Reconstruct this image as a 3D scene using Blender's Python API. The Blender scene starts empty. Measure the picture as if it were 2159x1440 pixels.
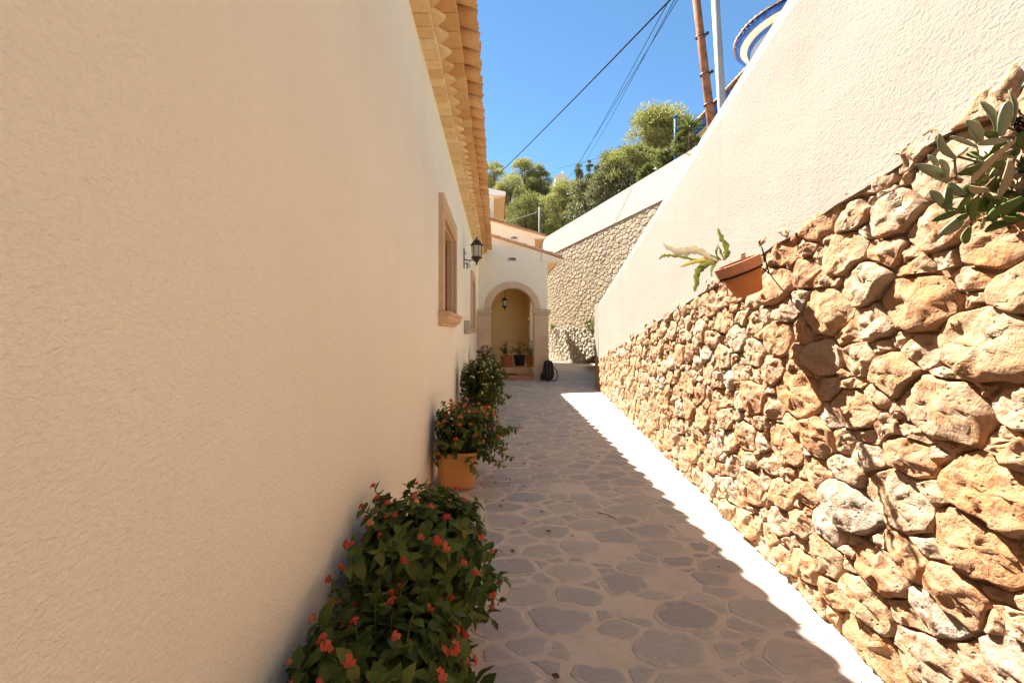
import bpy, math, random
import numpy as np
from mathutils import Vector, Matrix, noise

S = bpy.context.scene
COL = S.collection
R = math.radians

# ------------------------------------------------------------------ camera, sky, sun, exposure
EYE, F, VX, VY = 1.45, 850.0, 1048.0, 700.0
cam = bpy.data.cameras.new('camera')
cam.sensor_width = 36.0
cam.lens = F / 2159 * 36
cam.shift_x = 31.5 / 2159
cam.shift_y = -20.0 / 2159
cam.clip_start, cam.clip_end = 0.05, 2000
camo = bpy.data.objects.new('camera', cam)
camo.location = (0, 0, EYE)
camo.rotation_euler = (R(90), 0, 0)
COL.objects.link(camo)
S.camera = camo

SUN = Vector((0.418, -0.62, -1.0)).normalized()
world = bpy.data.worlds.new('World'); S.world = world; world.use_nodes = True
wn = world.node_tree
sky = wn.nodes.new('ShaderNodeTexSky'); sky.sky_type = 'NISHITA'; sky.sun_disc = False
sky.sun_elevation = math.asin(-SUN.z); sky.sun_rotation = math.atan2(-SUN.x, -SUN.y)
sky.altitude = 3000; sky.air_density = 1.0; sky.dust_density = 0.0; sky.ozone_density = 2.0
bg = wn.nodes['Background']; bg.inputs[1].default_value = 0.051
tint = wn.nodes.new('ShaderNodeMix'); tint.data_type = 'RGBA'; tint.blend_type = 'MULTIPLY'   # clear southern sky: less red than the model's
tint.inputs[0].default_value = 1.0; tint.inputs[7].default_value = (0.76, 1.0, 1.0, 1)
wn.links.new(sky.outputs[0], tint.inputs[6]); wn.links.new(tint.outputs[2], bg.inputs[0])
sl = bpy.data.lights.new('sun', 'SUN'); sl.energy = 5.0; sl.angle = R(0.55); sl.color = (1.0, 0.945, 0.855)
slo = bpy.data.objects.new('sun', sl); slo.rotation_euler = SUN.to_track_quat('-Z', 'Y').to_euler()
slo.location = (-4, 6, 12); COL.objects.link(slo)
S.view_settings.view_transform = 'Standard'; S.view_settings.look = 'None'
S.view_settings.exposure = 2.36; S.view_settings.gamma = 1.0
S.view_settings.use_curve_mapping = False
S.render.engine = 'CYCLES'
S.cycles.max_bounces = 10; S.cycles.diffuse_bounces = 7; S.cycles.transparent_max_bounces = 8

# ------------------------------------------------------------------ helpers
WLOC = {}
def at(px, py, d):
    return Vector(((px - VX) * d / F, d, EYE + (VY - py) * d / F))
def tag(o, label=None, cat=None, group=None, kind=None):
    if label: o['label'] = label
    if cat: o['category'] = cat
    if group: o['group'] = group
    if kind: o['kind'] = kind
    return o
def thing(name, loc, label, cat, group=None):
    o = bpy.data.objects.new(name, None); o.empty_display_size = 0.1
    o.location = loc; COL.objects.link(o); WLOC[o.name] = Vector(loc)
    return tag(o, label, cat, group)
def mk(name, verts, faces, mat, smooth=False, tone=None):
    me = bpy.data.meshes.new(name)
    if isinstance(verts, np.ndarray): verts = verts.tolist()
    me.from_pydata(verts, [], faces)
    if mat: me.materials.append(mat)
    if smooth: me.polygons.foreach_set('use_smooth', [True] * len(me.polygons))
    if tone is not None:
        a = me.attributes.new('tone', 'FLOAT', 'POINT')
        t = np.full(len(me.vertices), tone, dtype=np.float32) if np.isscalar(tone) else np.asarray(tone, dtype=np.float32)
        a.data.foreach_set('value', t)
    me.update()
    return me
def place(name, me, loc, parent=None, rot=None, scale=None, mat4=None):
    o = bpy.data.objects.new(name, me); COL.objects.link(o)
    loc = Vector(loc); WLOC[o.name] = loc
    base = WLOC[parent.name] if parent else Vector((0, 0, 0))
    if parent: o.parent = parent
    if mat4 is not None:
        o.matrix_local = Matrix.Translation(loc - base) @ mat4
    else:
        o.location = loc - base
        if rot is not None: o.rotation_euler = rot
        if scale is not None: o.scale = (scale,) * 3 if np.isscalar(scale) else scale
    return o
def add(name, verts, faces, mat, parent=None, smooth=False, tone=None, origin=None):
    v = np.asarray(verts, dtype=float).reshape(-1, 3)
    if origin is None:
        c = (v.min(0) + v.max(0)) / 2
        if parent is None: c[2] = v[:, 2].min()
    else: c = np.asarray(origin, dtype=float)
    return place(name, mk(name, v - c, faces, mat, smooth, tone), c, parent)
class MB:
    """collects vertices and faces of one mesh"""
    def __init__(s): s.v = []; s.f = []; s.t = []
    def put(s, verts, faces, tone=0.5):
        n = len(s.v)
        s.v.extend([tuple(p) for p in verts]); s.f.extend([tuple(i + n for i in f) for f in faces])
        s.t.extend([tone] * len(verts) if np.isscalar(tone) else list(tone)); return s
    def box(s, x0, x1, y0, y1, z0, z1, tone=0.5):
        return s.put(*boxvf(x0, x1, y0, y1, z0, z1), tone)
    def out(s, name, mat, parent=None, smooth=False, origin=None):
        return add(name, s.v, s.f, mat, parent, smooth, s.t, origin)
BF = [(0, 3, 2, 1), (4, 5, 6, 7), (0, 1, 5, 4), (1, 2, 6, 5), (2, 3, 7, 6), (3, 0, 4, 7)]
def boxvf(x0, x1, y0, y1, z0, z1):
    return [(x0, y0, z0), (x1, y0, z0), (x1, y1, z0), (x0, y1, z0), (x0, y0, z1), (x1, y0, z1), (x1, y1, z1), (x0, y1, z1)], BF
def bevbox(x0, x1, y0, y1, z0, z1, b):
    """box with chamfered edges"""
    v = []; 
    X, Y, Z = (x0, x1), (y0, y1), (z0, z1)
    idx = {}
    for i in (0, 1):
        for j in (0, 1):
            for k in (0, 1):
                sx, sy, sz = (b if i == 0 else -b), (b if j == 0 else -b), (b if k == 0 else -b)
                idx[i, j, k, 0] = len(v); v.append((X[i], Y[j] + sy, Z[k] + sz))
                idx[i, j, k, 1] = len(v); v.append((X[i] + sx, Y[j], Z[k] + sz))
                idx[i, j, k, 2] = len(v); v.append((X[i] + sx, Y[j] + sy, Z[k]))
    f = []
    q = [(0, 0), (1, 0), (1, 1), (0, 1)]
    for i in (0, 1):
        a = [idx[i, j, k, 0] for j, k in q]; f.append(a if i else a[::-1])
        a = [idx[j, i, k, 1] for j, k in q]; f.append(a[::-1] if i else a)
        a = [idx[j, k, i, 2] for j, k in q]; f.append(a if i else a[::-1])
    for i in (0, 1):
        for j in (0, 1):
            f.append([idx[i, j, 0, 0], idx[i, j, 1, 0], idx[i, j, 1, 1], idx[i, j, 0, 1]])
            f.append([idx[i, 0, j, 0], idx[i, 1, j, 0], idx[i, 1, j, 2], idx[i, 0, j, 2]])
            f.append([idx[0, i, j, 1], idx[1, i, j, 1], idx[1, i, j, 2], idx[0, i, j, 2]])
            for k in (0, 1): f.append([idx[i, j, k, 0], idx[i, j, k, 1], idx[i, j, k, 2]])
    return v, f
def tubevf(pts, r, n=6, cap=True):
    pts = [Vector(p) for p in pts]; v = []; f = []
    rr = r if hasattr(r, '__len__') else [r] * len(pts)
    ref = None
    for i, p in enumerate(pts):
        t = (pts[min(i + 1, len(pts) - 1)] - pts[max(i - 1, 0)]).normalized()
        if ref is None: ref = t.orthogonal().normalized()
        a = (ref - t * ref.dot(t)).normalized(); b = t.cross(a); ref = a
        for k in range(n):
            w = 2 * math.pi * k / n
            v.append(tuple(p + (a * math.cos(w) + b * math.sin(w)) * rr[i]))
    for i in range(len(pts) - 1):
        for k in range(n):
            f.append((i * n + k, i * n + (k + 1) % n, (i + 1) * n + (k + 1) % n, (i + 1) * n + k))
    if cap:
        f.append(tuple(range(n))[::-1]); f.append(tuple(range((len(pts) - 1) * n, len(pts) * n)))
    return v, f
def lathevf(prof, n=20, c=(0, 0, 0), ax=None):
    """prof: (radius, height); ax: optional 3x3 orientation"""
    v = []; f = []
    for r, z in prof:
        for k in range(n):
            w = 2 * math.pi * k / n
            p = Vector((r * math.cos(w), r * math.sin(w), z))
            if ax is not None: p = ax @ p
            v.append(tuple(p + Vector(c)))
    m = len(prof)
    for i in range(m - 1):
        for k in range(n):
            f.append((i * n + k, i * n + (k + 1) % n, (i + 1) * n + (k + 1) % n, (i + 1) * n + k))
    if prof[0][0] > 1e-4: f.append(tuple(range(n))[::-1])
    if prof[-1][0] > 1e-4: f.append(tuple(range((m - 1) * n, m * n)))
    return v, f
def prism(poly_xz, y0, y1):
    """polygon in the x-z plane extruded along y"""
    n = len(poly_xz)
    v = [(x, y0, z) for x, z in poly_xz] + [(x, y1, z) for x, z in poly_xz]
    f = [tuple(range(n)), tuple(range(2 * n - 1, n - 1, -1))]
    for i in range(n): f.append((i, i + n, (i + 1) % n + n, (i + 1) % n))
    return v, f
def prism_y(poly_yz, x0, x1):
    n = len(poly_yz)
    v = [(x0, y, z) for y, z in poly_yz] + [(x1, y, z) for y, z in poly_yz]
    f = [tuple(range(n)), tuple(range(2 * n - 1, n - 1, -1))]
    for i in range(n): f.append((i, i + n, (i + 1) % n + n, (i + 1) % n))
    return v, f

# ------------------------------------------------------------------ materials
class NT:
    def __init__(s, name, rough=0.8, spec=0.3):
        s.m = bpy.data.materials.new(name); s.m.use_nodes = True
        s.t = s.m.node_tree; s.b = s.t.nodes['Principled BSDF']
        s.b.inputs['Roughness'].default_value = rough
        s.b.inputs['Specular IOR Level'].default_value = spec
    def n(s, typ, **kw):
        x = s.t.nodes.new(typ)
        for k, v in kw.items():
            if hasattr(x, k) and k not in ('inputs',): setattr(x, k, v)
        return x
    def l(s, a, b): s.t.links.new(a, b)
    def val(s, x, inp):
        if isinstance(x, bpy.types.NodeSocket): s.l(x, inp)
        elif isinstance(x, (tuple, list)): inp.default_value = tuple(x) + ((1,) if len(x) == 3 and inp.type == 'RGBA' else ())
        else: inp.default_value = x
    def coord(s, kind='Object'): return s.n('ShaderNodeTexCoord').outputs[kind]
    def pos(s): return s.n('ShaderNodeNewGeometry').outputs['Position']
    def scaled(s, vec, sc):
        m = s.n('ShaderNodeMapping'); s.l(vec, m.inputs[0]); m.inputs['Scale'].default_value = sc; return m.outputs[0]
    def noise(s, vec, scale, detail=3, rough=0.55, dist=0.0):
        x = s.n('ShaderNodeTexNoise'); s.l(vec, x.inputs['Vector'])
        x.inputs['Scale'].default_value = scale; x.inputs['Detail'].default_value = detail
        x.inputs['Roughness'].default_value = rough; x.inputs['Distortion'].default_value = dist
        return x.outputs['Fac']
    def voro(s, vec, scale, feature='F1'):
        x = s.n('ShaderNodeTexVoronoi'); x.feature = feature; s.l(vec, x.inputs['Vector']); x.inputs['Scale'].default_value = scale
        return x.outputs['Distance']
    def ramp(s, fac, stops, interp='LINEAR'):
        x = s.n('ShaderNodeValToRGB'); s.l(fac, x.inputs[0]); e = x.color_ramp.elements; x.color_ramp.interpolation = interp
        while len(e) < len(stops): e.new(0.5)
        for q, (p, c) in zip(e, stops):
            q.position = p; q.color = (c, c, c, 1) if np.isscalar(c) else tuple(c) + (1,)
        return x.outputs[0]
    def mix(s, fac, a, b, mode='MIX'):
        x = s.n('ShaderNodeMix'); x.data_type = 'RGBA'; x.blend_type = mode
        s.val(fac, x.inputs[0]); s.val(a, x.inputs[6]); s.val(b, x.inputs[7]); return x.outputs[2]
    def math(s, op, a, b=0.0):
        x = s.n('ShaderNodeMath'); x.operation = op; s.val(a, x.inputs[0]); s.val(b, x.inputs[1]); return x.outputs[0]
    def attr(s, name='tone'):
        x = s.n('ShaderNodeAttribute'); x.attribute_name = name; return x.outputs['Fac']
    def rnd(s): return s.n('ShaderNodeObjectInfo').outputs['Random']
    def bump(s, h, strength=0.5, dist=0.01, nrm=None):
        x = s.n('ShaderNodeBump'); x.inputs['Strength'].default_value = strength; x.inputs['Distance'].default_value = dist
        s.l(h, x.inputs['Height'])
        if nrm is not None: s.l(nrm, x.inputs['Normal'])
        return x.outputs[0]
    def fin(s, col, nrm=None, rough=None):
        s.val(col, s.b.inputs['Base Color'])
        if nrm is not None: s.l(nrm, s.b.inputs['Normal'])
        if rough is not None: s.val(rough, s.b.inputs['Roughness'])
        return s.m
def simple(name, col, rough=0.7, spec=0.3, metal=0.0, var=0.15, scale=9.0, bump=0.0):
    k = NT(name, rough, spec); k.b.inputs['Metallic'].default_value = metal
    p = k.pos(); f = k.noise(p, scale, 4)
    c = k.mix(k.ramp(f, [(0.3, 0.0), (0.7, 1.0)]), tuple(x * (1 - var) for x in col), tuple(min(1, x * (1 + var)) for x in col))
    nb = k.bump(k.noise(p, scale * 6, 3), bump, 0.004) if bump else None
    return k.fin(c, nb)
def stucco(name, col, dirt, coarse=1.0, streaks=0.25, bump=0.55, splash=False):
    k = NT(name, 0.92, 0.12); p = k.pos()
    sp = k.scaled(p, (1, 0.8, 1.15))
    big = k.noise(p, 0.9, 4, 0.6); mid = k.noise(p, 5.5, 4, 0.65)
    st = k.noise(k.scaled(p, (3.2, 3.2, 0.18)), 1.6, 4, 0.6)
    c = k.mix(k.ramp(big, [(0.32, 0.0), (0.72, 0.85)]), col, tuple(a * 0.93 for a in col))
    c = k.mix(k.math('MULTIPLY', k.ramp(st, [(0.5, 0.0), (0.78, 1.0)]), streaks), c, dirt)
    c = k.mix(k.math('MULTIPLY', k.ramp(mid, [(0.55, 0.0), (0.8, 1.0)]), streaks * 0.6), c, dirt)
    if splash:                              # rain splash of soil at the foot of the wall
        sz = k.n('ShaderNodeSeparateXYZ'); k.l(p, sz.inputs[0])
        hh = k.math('ADD', sz.outputs[2], k.math('MULTIPLY', k.noise(p, 4.0, 5, 0.7), -0.55))
        c = k.mix(k.math('MULTIPLY', k.ramp(hh, [(0.0, 1.0), (0.16, 0.0)]), 0.5), c, dirt)
    # trowelled crumbs: pits and short ridges in the render coat
    w = k.noise(sp, 62 * coarse, 3, 0.6, 0.6); w2 = k.noise(sp, 21 * coarse, 3, 0.6, 0.8); w3 = k.noise(sp, 150 * coarse, 3, 0.65, 0.3)
    pit = k.ramp(w, [(0.30, 0.0), (0.62, 1.0)])
    h = k.math('ADD', k.math('MULTIPLY', pit, 0.8), k.math('ADD', k.math('MULTIPLY', w2, 0.7), k.math('MULTIPLY', w3, 0.55)))
    c = k.mix(k.math('MULTIPLY', k.ramp(w, [(0.28, 1.0), (0.42, 0.0)]), 0.3), c, dirt)
    c = k.mix(k.math('MULTIPLY', k.ramp(w3, [(0.30, 1.0), (0.45, 0.0)]), 0.22), c, dirt)
    return k.fin(c, k.bump(h, bump, 0.006))
def stone_mat(name, stops, bump=0.9, pit=1.0, rust=(0.44, 0.19, 0.07), rust_amt=0.75):
    k = NT(name, 0.9, 0.15); p = k.pos(); t = k.attr()
    # rock colour by stone, stains that run across it
    c = k.ramp(t, stops)
    off = k.n('ShaderNodeVectorMath'); off.operation = 'ADD'; k.l(p, off.inputs[0])
    cmb = k.n('ShaderNodeCombineXYZ'); k.l(k.math('MULTIPLY', t, 37.0), cmb.inputs[0]); k.l(cmb.outputs[0], off.inputs[1])
    q = off.outputs[0]
    a = k.noise(q, 7, 5, 0.62, 0.6); b = k.noise(q, 24, 5, 0.65); d = k.noise(q, 3.1, 3)
    c = k.mix(k.math('MULTIPLY', k.ramp(a, [(0.47, 0.0), (0.66, 1.0)]), rust_amt), c, rust)
    c = k.mix(k.math('MULTIPLY', k.ramp(d, [(0.5, 0.0), (0.68, 1.0)]), 0.45), c, (0.46, 0.36, 0.24))
    g = k.noise(q, 55, 4, 0.7); c = k.mix(k.math('MULTIPLY', k.ramp(g, [(0.55, 0.0), (0.72, 1.0)]), 0.35), c, (0.25, 0.16, 0.085))
    c = k.mix(k.math('MULTIPLY', k.ramp(b, [(0.52, 0.0), (0.72, 1.0)]), 0.35), c, (0.52, 0.43, 0.335))
    v = k.voro(q, 42); pits = k.ramp(v, [(0.08, 0.0), (0.3, 1.0)])
    mask = k.ramp(k.noise(q, 11, 2), [(0.5, 0.0), (0.6, 1.0)])
    pm = k.math('MULTIPLY', k.math('SUBTRACT', 1.0, pits), mask)
    c = k.mix(k.math('MULTIPLY', pm, 0.55 * pit), c, (0.23, 0.14, 0.07))
    h = k.math('ADD', k.math('MULTIPLY', k.noise(q, 30, 6, 0.68, 0.4), 1.0), k.math('MULTIPLY', pm, -0.5 * pit))
    h = k.math('ADD', h, k.math('MULTIPLY', k.ramp(k.voro(q, 15), [(0.0, 0.0), (0.7, 1.0)]), 0.6))
    return k.fin(c, k.bump(h, bump, 0.024))
def piece_mat(name, cols, rough=0.85, bump=0.35, scale=14, spec=0.2, attr=False):
    """clay pieces that differ one from the next"""
    k = NT(name, rough, spec); p = k.pos()
    r = k.attr() if attr else k.rnd()
    c = k.ramp(r, [(i / max(1, len(cols) - 1), x) for i, x in enumerate(cols)])
    f = k.noise(p, scale, 4, 0.6); g = k.noise(p, scale * 0.3, 3)
    c = k.mix(k.math('MULTIPLY', k.ramp(f, [(0.5, 0.0), (0.75, 1.0)]), 0.4), c, tuple(x * 0.7 for x in cols[0]))
    c = k.mix(k.math('MULTIPLY', k.ramp(g, [(0.5, 0.0), (0.7, 1.0)]), 0.35), c, tuple(min(1, x * 1.25) for x in cols[-1]))
    return k.fin(c, k.bump(k.noise(p, scale * 6, 3), bump, 0.004))
def leaf_mat(name, cols, rough=0.45, spec=0.4, trans=0.25, attr=False, vein=True):
    k = NT(name, rough, spec)
    r = k.attr() if attr else k.rnd()
    c = k.ramp(r, [(i / max(1, len(cols) - 1), x) for i, x in enumerate(cols)])
    if vein:
        f = k.noise(k.pos(), 60, 3); c = k.mix(k.math('MULTIPLY', f, 0.4), c, tuple(x * 0.6 for x in cols[0]))
    k.val(c, k.b.inputs['Base Color'])
    tr = k.n('ShaderNodeBsdfTranslucent'); k.l(k.mix(0.5, c, (0.27, 0.30, 0.06)), tr.inputs[0])
    ms = k.n('ShaderNodeMixShader'); ms.inputs[0].default_value = trans
    o = k.t.nodes['Material Output']
    k.l(k.b.outputs[0], ms.inputs[1]); k.l(tr.outputs[0], ms.inputs[2]); k.l(ms.outputs[0], o.inputs[0])
    return k.m

M = {}
M['house'] = stucco('cream_stucco', (0.885, 0.82, 0.655), (0.72, 0.62, 0.45), 1.5, 0.16, 0.55, True)
M['porch'] = stucco('porch_stucco', (0.85, 0.73, 0.55), (0.66, 0.53, 0.37), 1.2, 0.2, 0.3)
M['inner'] = stucco('ochre_stucco', (0.86, 0.65, 0.32), (0.70, 0.48, 0.2), 1.2, 0.2, 0.3)
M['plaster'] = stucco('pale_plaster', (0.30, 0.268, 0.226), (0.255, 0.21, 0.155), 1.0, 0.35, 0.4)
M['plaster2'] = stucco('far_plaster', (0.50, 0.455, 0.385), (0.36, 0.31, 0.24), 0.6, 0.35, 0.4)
M['stone'] = stone_mat('rubble_stone', [(0.0, (0.40, 0.235, 0.125)), (0.25, (0.43, 0.295, 0.19)), (0.45, (0.42, 0.215, 0.105)), (0.68, (0.45, 0.335, 0.235)), (0.86, (0.38, 0.17, 0.08)), (1.0, (0.42, 0.36, 0.285))])
M['farstone'] = stone_mat('masonry_stone', [(0.0, (0.28, 0.225, 0.155)), (0.35, (0.33, 0.275, 0.195)), (0.6, (0.31, 0.235, 0.14)), (0.8, (0.36, 0.30, 0.21)), (0.86, (0.40, 0.36, 0.28)), (1.0, (0.44, 0.39, 0.31))], 0.5, 0.3, (0.34, 0.24, 0.12), 0.35)
M['joint'] = simple('earth_joint', (0.26, 0.17, 0.095), 0.95, 0.1, var=0.3, scale=14, bump=0.6)
M['farjoint'] = simple('mortar_joint', (0.31, 0.26, 0.19), 0.95, 0.1, var=0.15, scale=8, bump=0.4)
M['brick'] = piece_mat('cornice_brick', [(0.60, 0.42, 0.21), (0.68, 0.50, 0.27), (0.74, 0.58, 0.35), (0.66, 0.45, 0.22)])
M['eavetile'] = piece_mat('orange_eave_clay', [(0.50, 0.28, 0.11), (0.58, 0.35, 0.15), (0.62, 0.41, 0.20), (0.52, 0.28, 0.10)])
M['tile'] = piece_mat('roof_clay', [(0.48, 0.25, 0.10), (0.56, 0.31, 0.13), (0.62, 0.38, 0.18), (0.50, 0.24, 0.09)])
M['rtile'] = piece_mat('weathered_roof_clay', [(0.46, 0.27, 0.16), (0.55, 0.36, 0.24), (0.62, 0.45, 0.32)], attr=True)
M['frame'] = piece_mat('cut_sandstone', [(0.55, 0.36, 0.20), (0.60, 0.41, 0.24)], 0.9, 0.3, 9)
M['arch'] = piece_mat('arch_sandstone', [(0.58, 0.40, 0.25), (0.63, 0.45, 0.29), (0.60, 0.39, 0.24)], 0.9, 0.3, 6)
M['wood'] = simple('weathered_wood', (0.20, 0.10, 0.05), 0.8, 0.2, var=0.4, scale=20, bump=0.4)
M['iron'] = simple('black_iron', (0.035, 0.028, 0.022), 0.55, 0.5, 0.3, var=0.3, scale=30)
M['wire'] = simple('dark_wire', (0.012, 0.012, 0.015), 0.9, 0.05)
M['steel'] = simple('galvanised_steel', (0.33, 0.33, 0.33), 0.55, 0.4, 0.2, var=0.12, scale=6)
M['grey'] = simple('grey_plastic', (0.44, 0.37, 0.29), 0.7, 0.3, var=0.1)
M['white'] = simple('white_paint', (0.80, 0.78, 0.74), 0.8, 0.2, var=0.05)
M['blue'] = simple('blue_paint', (0.02, 0.11, 0.48), 0.55, 0.4, var=0.3, scale=4)
M['bluepost'] = simple('blue_post_paint', (0.02, 0.11, 0.26), 0.7, 0.2, var=0.2)
M['yellow'] = simple('ochre_trim', (0.60, 0.44, 0.16), 0.8, 0.2)
M['pot'] = piece_mat('glazed_terracotta', [(0.56, 0.25, 0.065), (0.60, 0.28, 0.085)], 0.5, 0.2, 7, 0.35)
M['terra'] = piece_mat('plain_terracotta', [(0.42, 0.15, 0.055), (0.46, 0.18, 0.07)], 0.85, 0.3, 8)
M['rimclay'] = piece_mat('bleached_terracotta', [(0.44, 0.19, 0.10), (0.48, 0.22, 0.12)], 0.9, 0.3, 10)
M['darkpot'] = simple('dark_plastic', (0.02, 0.02, 0.025), 0.5, 0.4)
M['soil'] = simple('potting_soil', (0.06, 0.04, 0.025), 0.95, 0.1, var=0.4, scale=60, bump=0.8)
M['bag'] = simple('black_nylon', (0.022, 0.02, 0.02), 0.7, 0.3, var=0.3, scale=25, bump=0.4)
M['strap'] = simple('brown_strap', (0.11, 0.06, 0.045), 0.8, 0.2)
M['olivecloth'] = simple('olive_cloth', (0.09, 0.075, 0.03), 0.9, 0.1)
M['ground'] = simple('dry_earth', (0.30, 0.23, 0.15), 0.95, 0.1, var=0.3, scale=0.7, bump=0.4)
M['hill'] = simple('scrub_earth', (0.12, 0.10, 0.05), 0.95, 0.1, var=0.5, scale=0.6)
M['asphalt'] = simple('concrete_ramp', (0.34, 0.29, 0.22), 0.9, 0.15, var=0.15, scale=2)
M['bark'] = simple('pine_bark', (0.13, 0.085, 0.055), 0.9, 0.1, var=0.4, scale=8)
M['lantleaf'] = leaf_mat('lantana_leaf', [(0.06, 0.092, 0.014), (0.09, 0.13, 0.02), (0.15, 0.175, 0.028), (0.07, 0.105, 0.018), (0.22, 0.18, 0.03)], 0.6, 0.22, 0.22)
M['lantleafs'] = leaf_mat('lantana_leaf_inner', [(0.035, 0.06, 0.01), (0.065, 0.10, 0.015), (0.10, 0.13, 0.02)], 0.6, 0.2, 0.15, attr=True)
M['stem'] = simple('green_stem', (0.13, 0.12, 0.04), 0.8, 0.2, var=0.3)
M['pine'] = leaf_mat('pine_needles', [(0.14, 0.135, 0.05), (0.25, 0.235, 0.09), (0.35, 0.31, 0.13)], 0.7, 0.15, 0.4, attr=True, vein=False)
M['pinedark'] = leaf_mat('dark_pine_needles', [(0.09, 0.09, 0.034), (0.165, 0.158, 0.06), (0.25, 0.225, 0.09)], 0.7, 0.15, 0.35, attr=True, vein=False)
M['oleander'] = leaf_mat('oleander_leaves', [(0.065, 0.065, 0.038), (0.13, 0.13, 0.08), (0.22, 0.21, 0.135)], 0.55, 0.3, 0.25, attr=True, vein=False)
M['cypress'] = leaf_mat('cypress_leaves', [(0.07, 0.085, 0.02), (0.15, 0.16, 0.04), (0.22, 0.22, 0.06)], 0.7, 0.15, 0.15, attr=True, vein=False)
M['shrub'] = leaf_mat('shrub_leaves', [(0.05, 0.07, 0.02), (0.12, 0.14, 0.045), (0.22, 0.23, 0.10)], 0.6, 0.2, 0.2, attr=True, vein=False)
M['succ'] = leaf_mat('grey_green_succulent', [(0.16, 0.18, 0.095), (0.20, 0.22, 0.13), (0.25, 0.27, 0.175)], 0.55, 0.3, 0.05)
M['succdark'] = leaf_mat('green_succulent', [(0.05, 0.085, 0.015), (0.10, 0.14, 0.025), (0.17, 0.19, 0.045)], 0.5, 0.3, 0.15)
M['dry'] = leaf_mat('dry_leaf', [(0.36, 0.26, 0.15), (0.46, 0.36, 0.22)], 0.8, 0.15, 0.2)
M['epi'] = leaf_mat('strap_leaf_green', [(0.13, 0.145, 0.025), (0.18, 0.19, 0.045)], 0.5, 0.3, 0.25)
M['epipale'] = leaf_mat('strap_leaf_pale', [(0.62, 0.52, 0.38), (0.66, 0.56, 0.42)], 0.6, 0.3, 0.15, vein=False)
M['epiyel'] = leaf_mat('strap_leaf_yellow', [(0.55, 0.42, 0.10), (0.60, 0.46, 0.14)], 0.6, 0.3, 0.25, vein=False)
def petal(name, cols):
    return leaf_mat(name, cols, 0.6, 0.2, 0.2, vein=False)
M['fred'] = petal('coral_petals', [(0.55, 0.055, 0.035), (0.62, 0.10, 0.05), (0.60, 0.15, 0.06)])
M['forange'] = petal('orange_petals', [(0.62, 0.20, 0.06), (0.62, 0.12, 0.06), (0.66, 0.32, 0.10)])
M['fwhite'] = petal('cream_petals', [(0.75, 0.66, 0.50), (0.78, 0.72, 0.60)])
M['fyellow'] = petal('yellow_petals', [(0.75, 0.46, 0.10), (0.78, 0.56, 0.20)])
M['num'] = simple('dark_numerals', (0.06, 0.035, 0.02), 0.6, 0.3)
k = NT('window_glass', 0.05, 0.6); M['glass'] = k.fin(k.mix(k.noise(k.pos(), 6, 3), (0.008, 0.012, 0.012), (0.03, 0.035, 0.03)))
k = NT('lamp_glass', 0.35, 0.5); M['lampglass'] = k.fin(k.mix(k.noise(k.pos(), 30, 3), (0.42, 0.36, 0.22), (0.55, 0.49, 0.34)))
# path: lime mortar, slate pieces that the mortar half covers at the edges
def mortar_nodes(k, p):
    a = k.noise(p, 1.3, 5, 0.6); b = k.noise(p, 9, 5, 0.65); g = k.noise(p, 120, 3, 0.7)
    c = k.mix(k.ramp(a, [(0.35, 0.0), (0.65, 1.0)]), (0.56, 0.50, 0.41), (0.50, 0.445, 0.37))
    c = k.mix(k.math('MULTIPLY', k.ramp(b, [(0.48, 0.0), (0.72, 1.0)]), 0.5), c, (0.36, 0.315, 0.26))
    c = k.mix(k.math('MULTIPLY', k.ramp(g, [(0.6, 0.0), (0.75, 1.0)]), 0.3), c, (0.64, 0.54, 0.42))
    return c
k = NT('path_mortar', 0.85, 0.2); p = k.pos()
M['mortar'] = k.fin(mortar_nodes(k, p), k.bump(k.math('ADD', k.noise(p, 60, 5, 0.7), k.noise(p, 9, 3)), 0.5, 0.006))
k = NT('path_slate', 0.72, 0.3); p = k.pos(); e = k.attr('edge'); t = k.attr('tone')
c = k.ramp(t, [(0.0, (0.30, 0.295, 0.27)), (0.35, (0.38, 0.37, 0.335)), (0.6, (0.45, 0.41, 0.35)), (0.85, (0.33, 0.33, 0.31)), (1.0, (0.50, 0.455, 0.385))])
vn = k.noise(k.scaled(p, (3, 14, 3)), 5, 5, 0.7, 1.2)
c = k.mix(k.math('MULTIPLY', k.ramp(vn, [(0.45, 0.0), (0.7, 1.0)]), 0.6), c, (0.27, 0.255, 0.23))
c = k.mix(k.math('MULTIPLY', k.ramp(k.noise(p, 30, 4), [(0.5, 0.0), (0.75, 1.0)]), 0.4), c, (0.46, 0.40, 0.34))
sm = k.math('ADD', e, k.math('MULTIPLY', k.math('SUBTRACT', k.noise(p, 7, 6, 0.72), 0.5), 3.4))
c = k.mix(k.ramp(sm, [(0.55, 0.0), (1.2, 0.9)]), c, mortar_nodes(k, p))
M['slate'] = k.fin(c, k.bump(k.math('ADD', k.noise(p, 45, 5, 0.7), k.math('MULTIPLY', vn, 1.2)), 0.45, 0.006))

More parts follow.
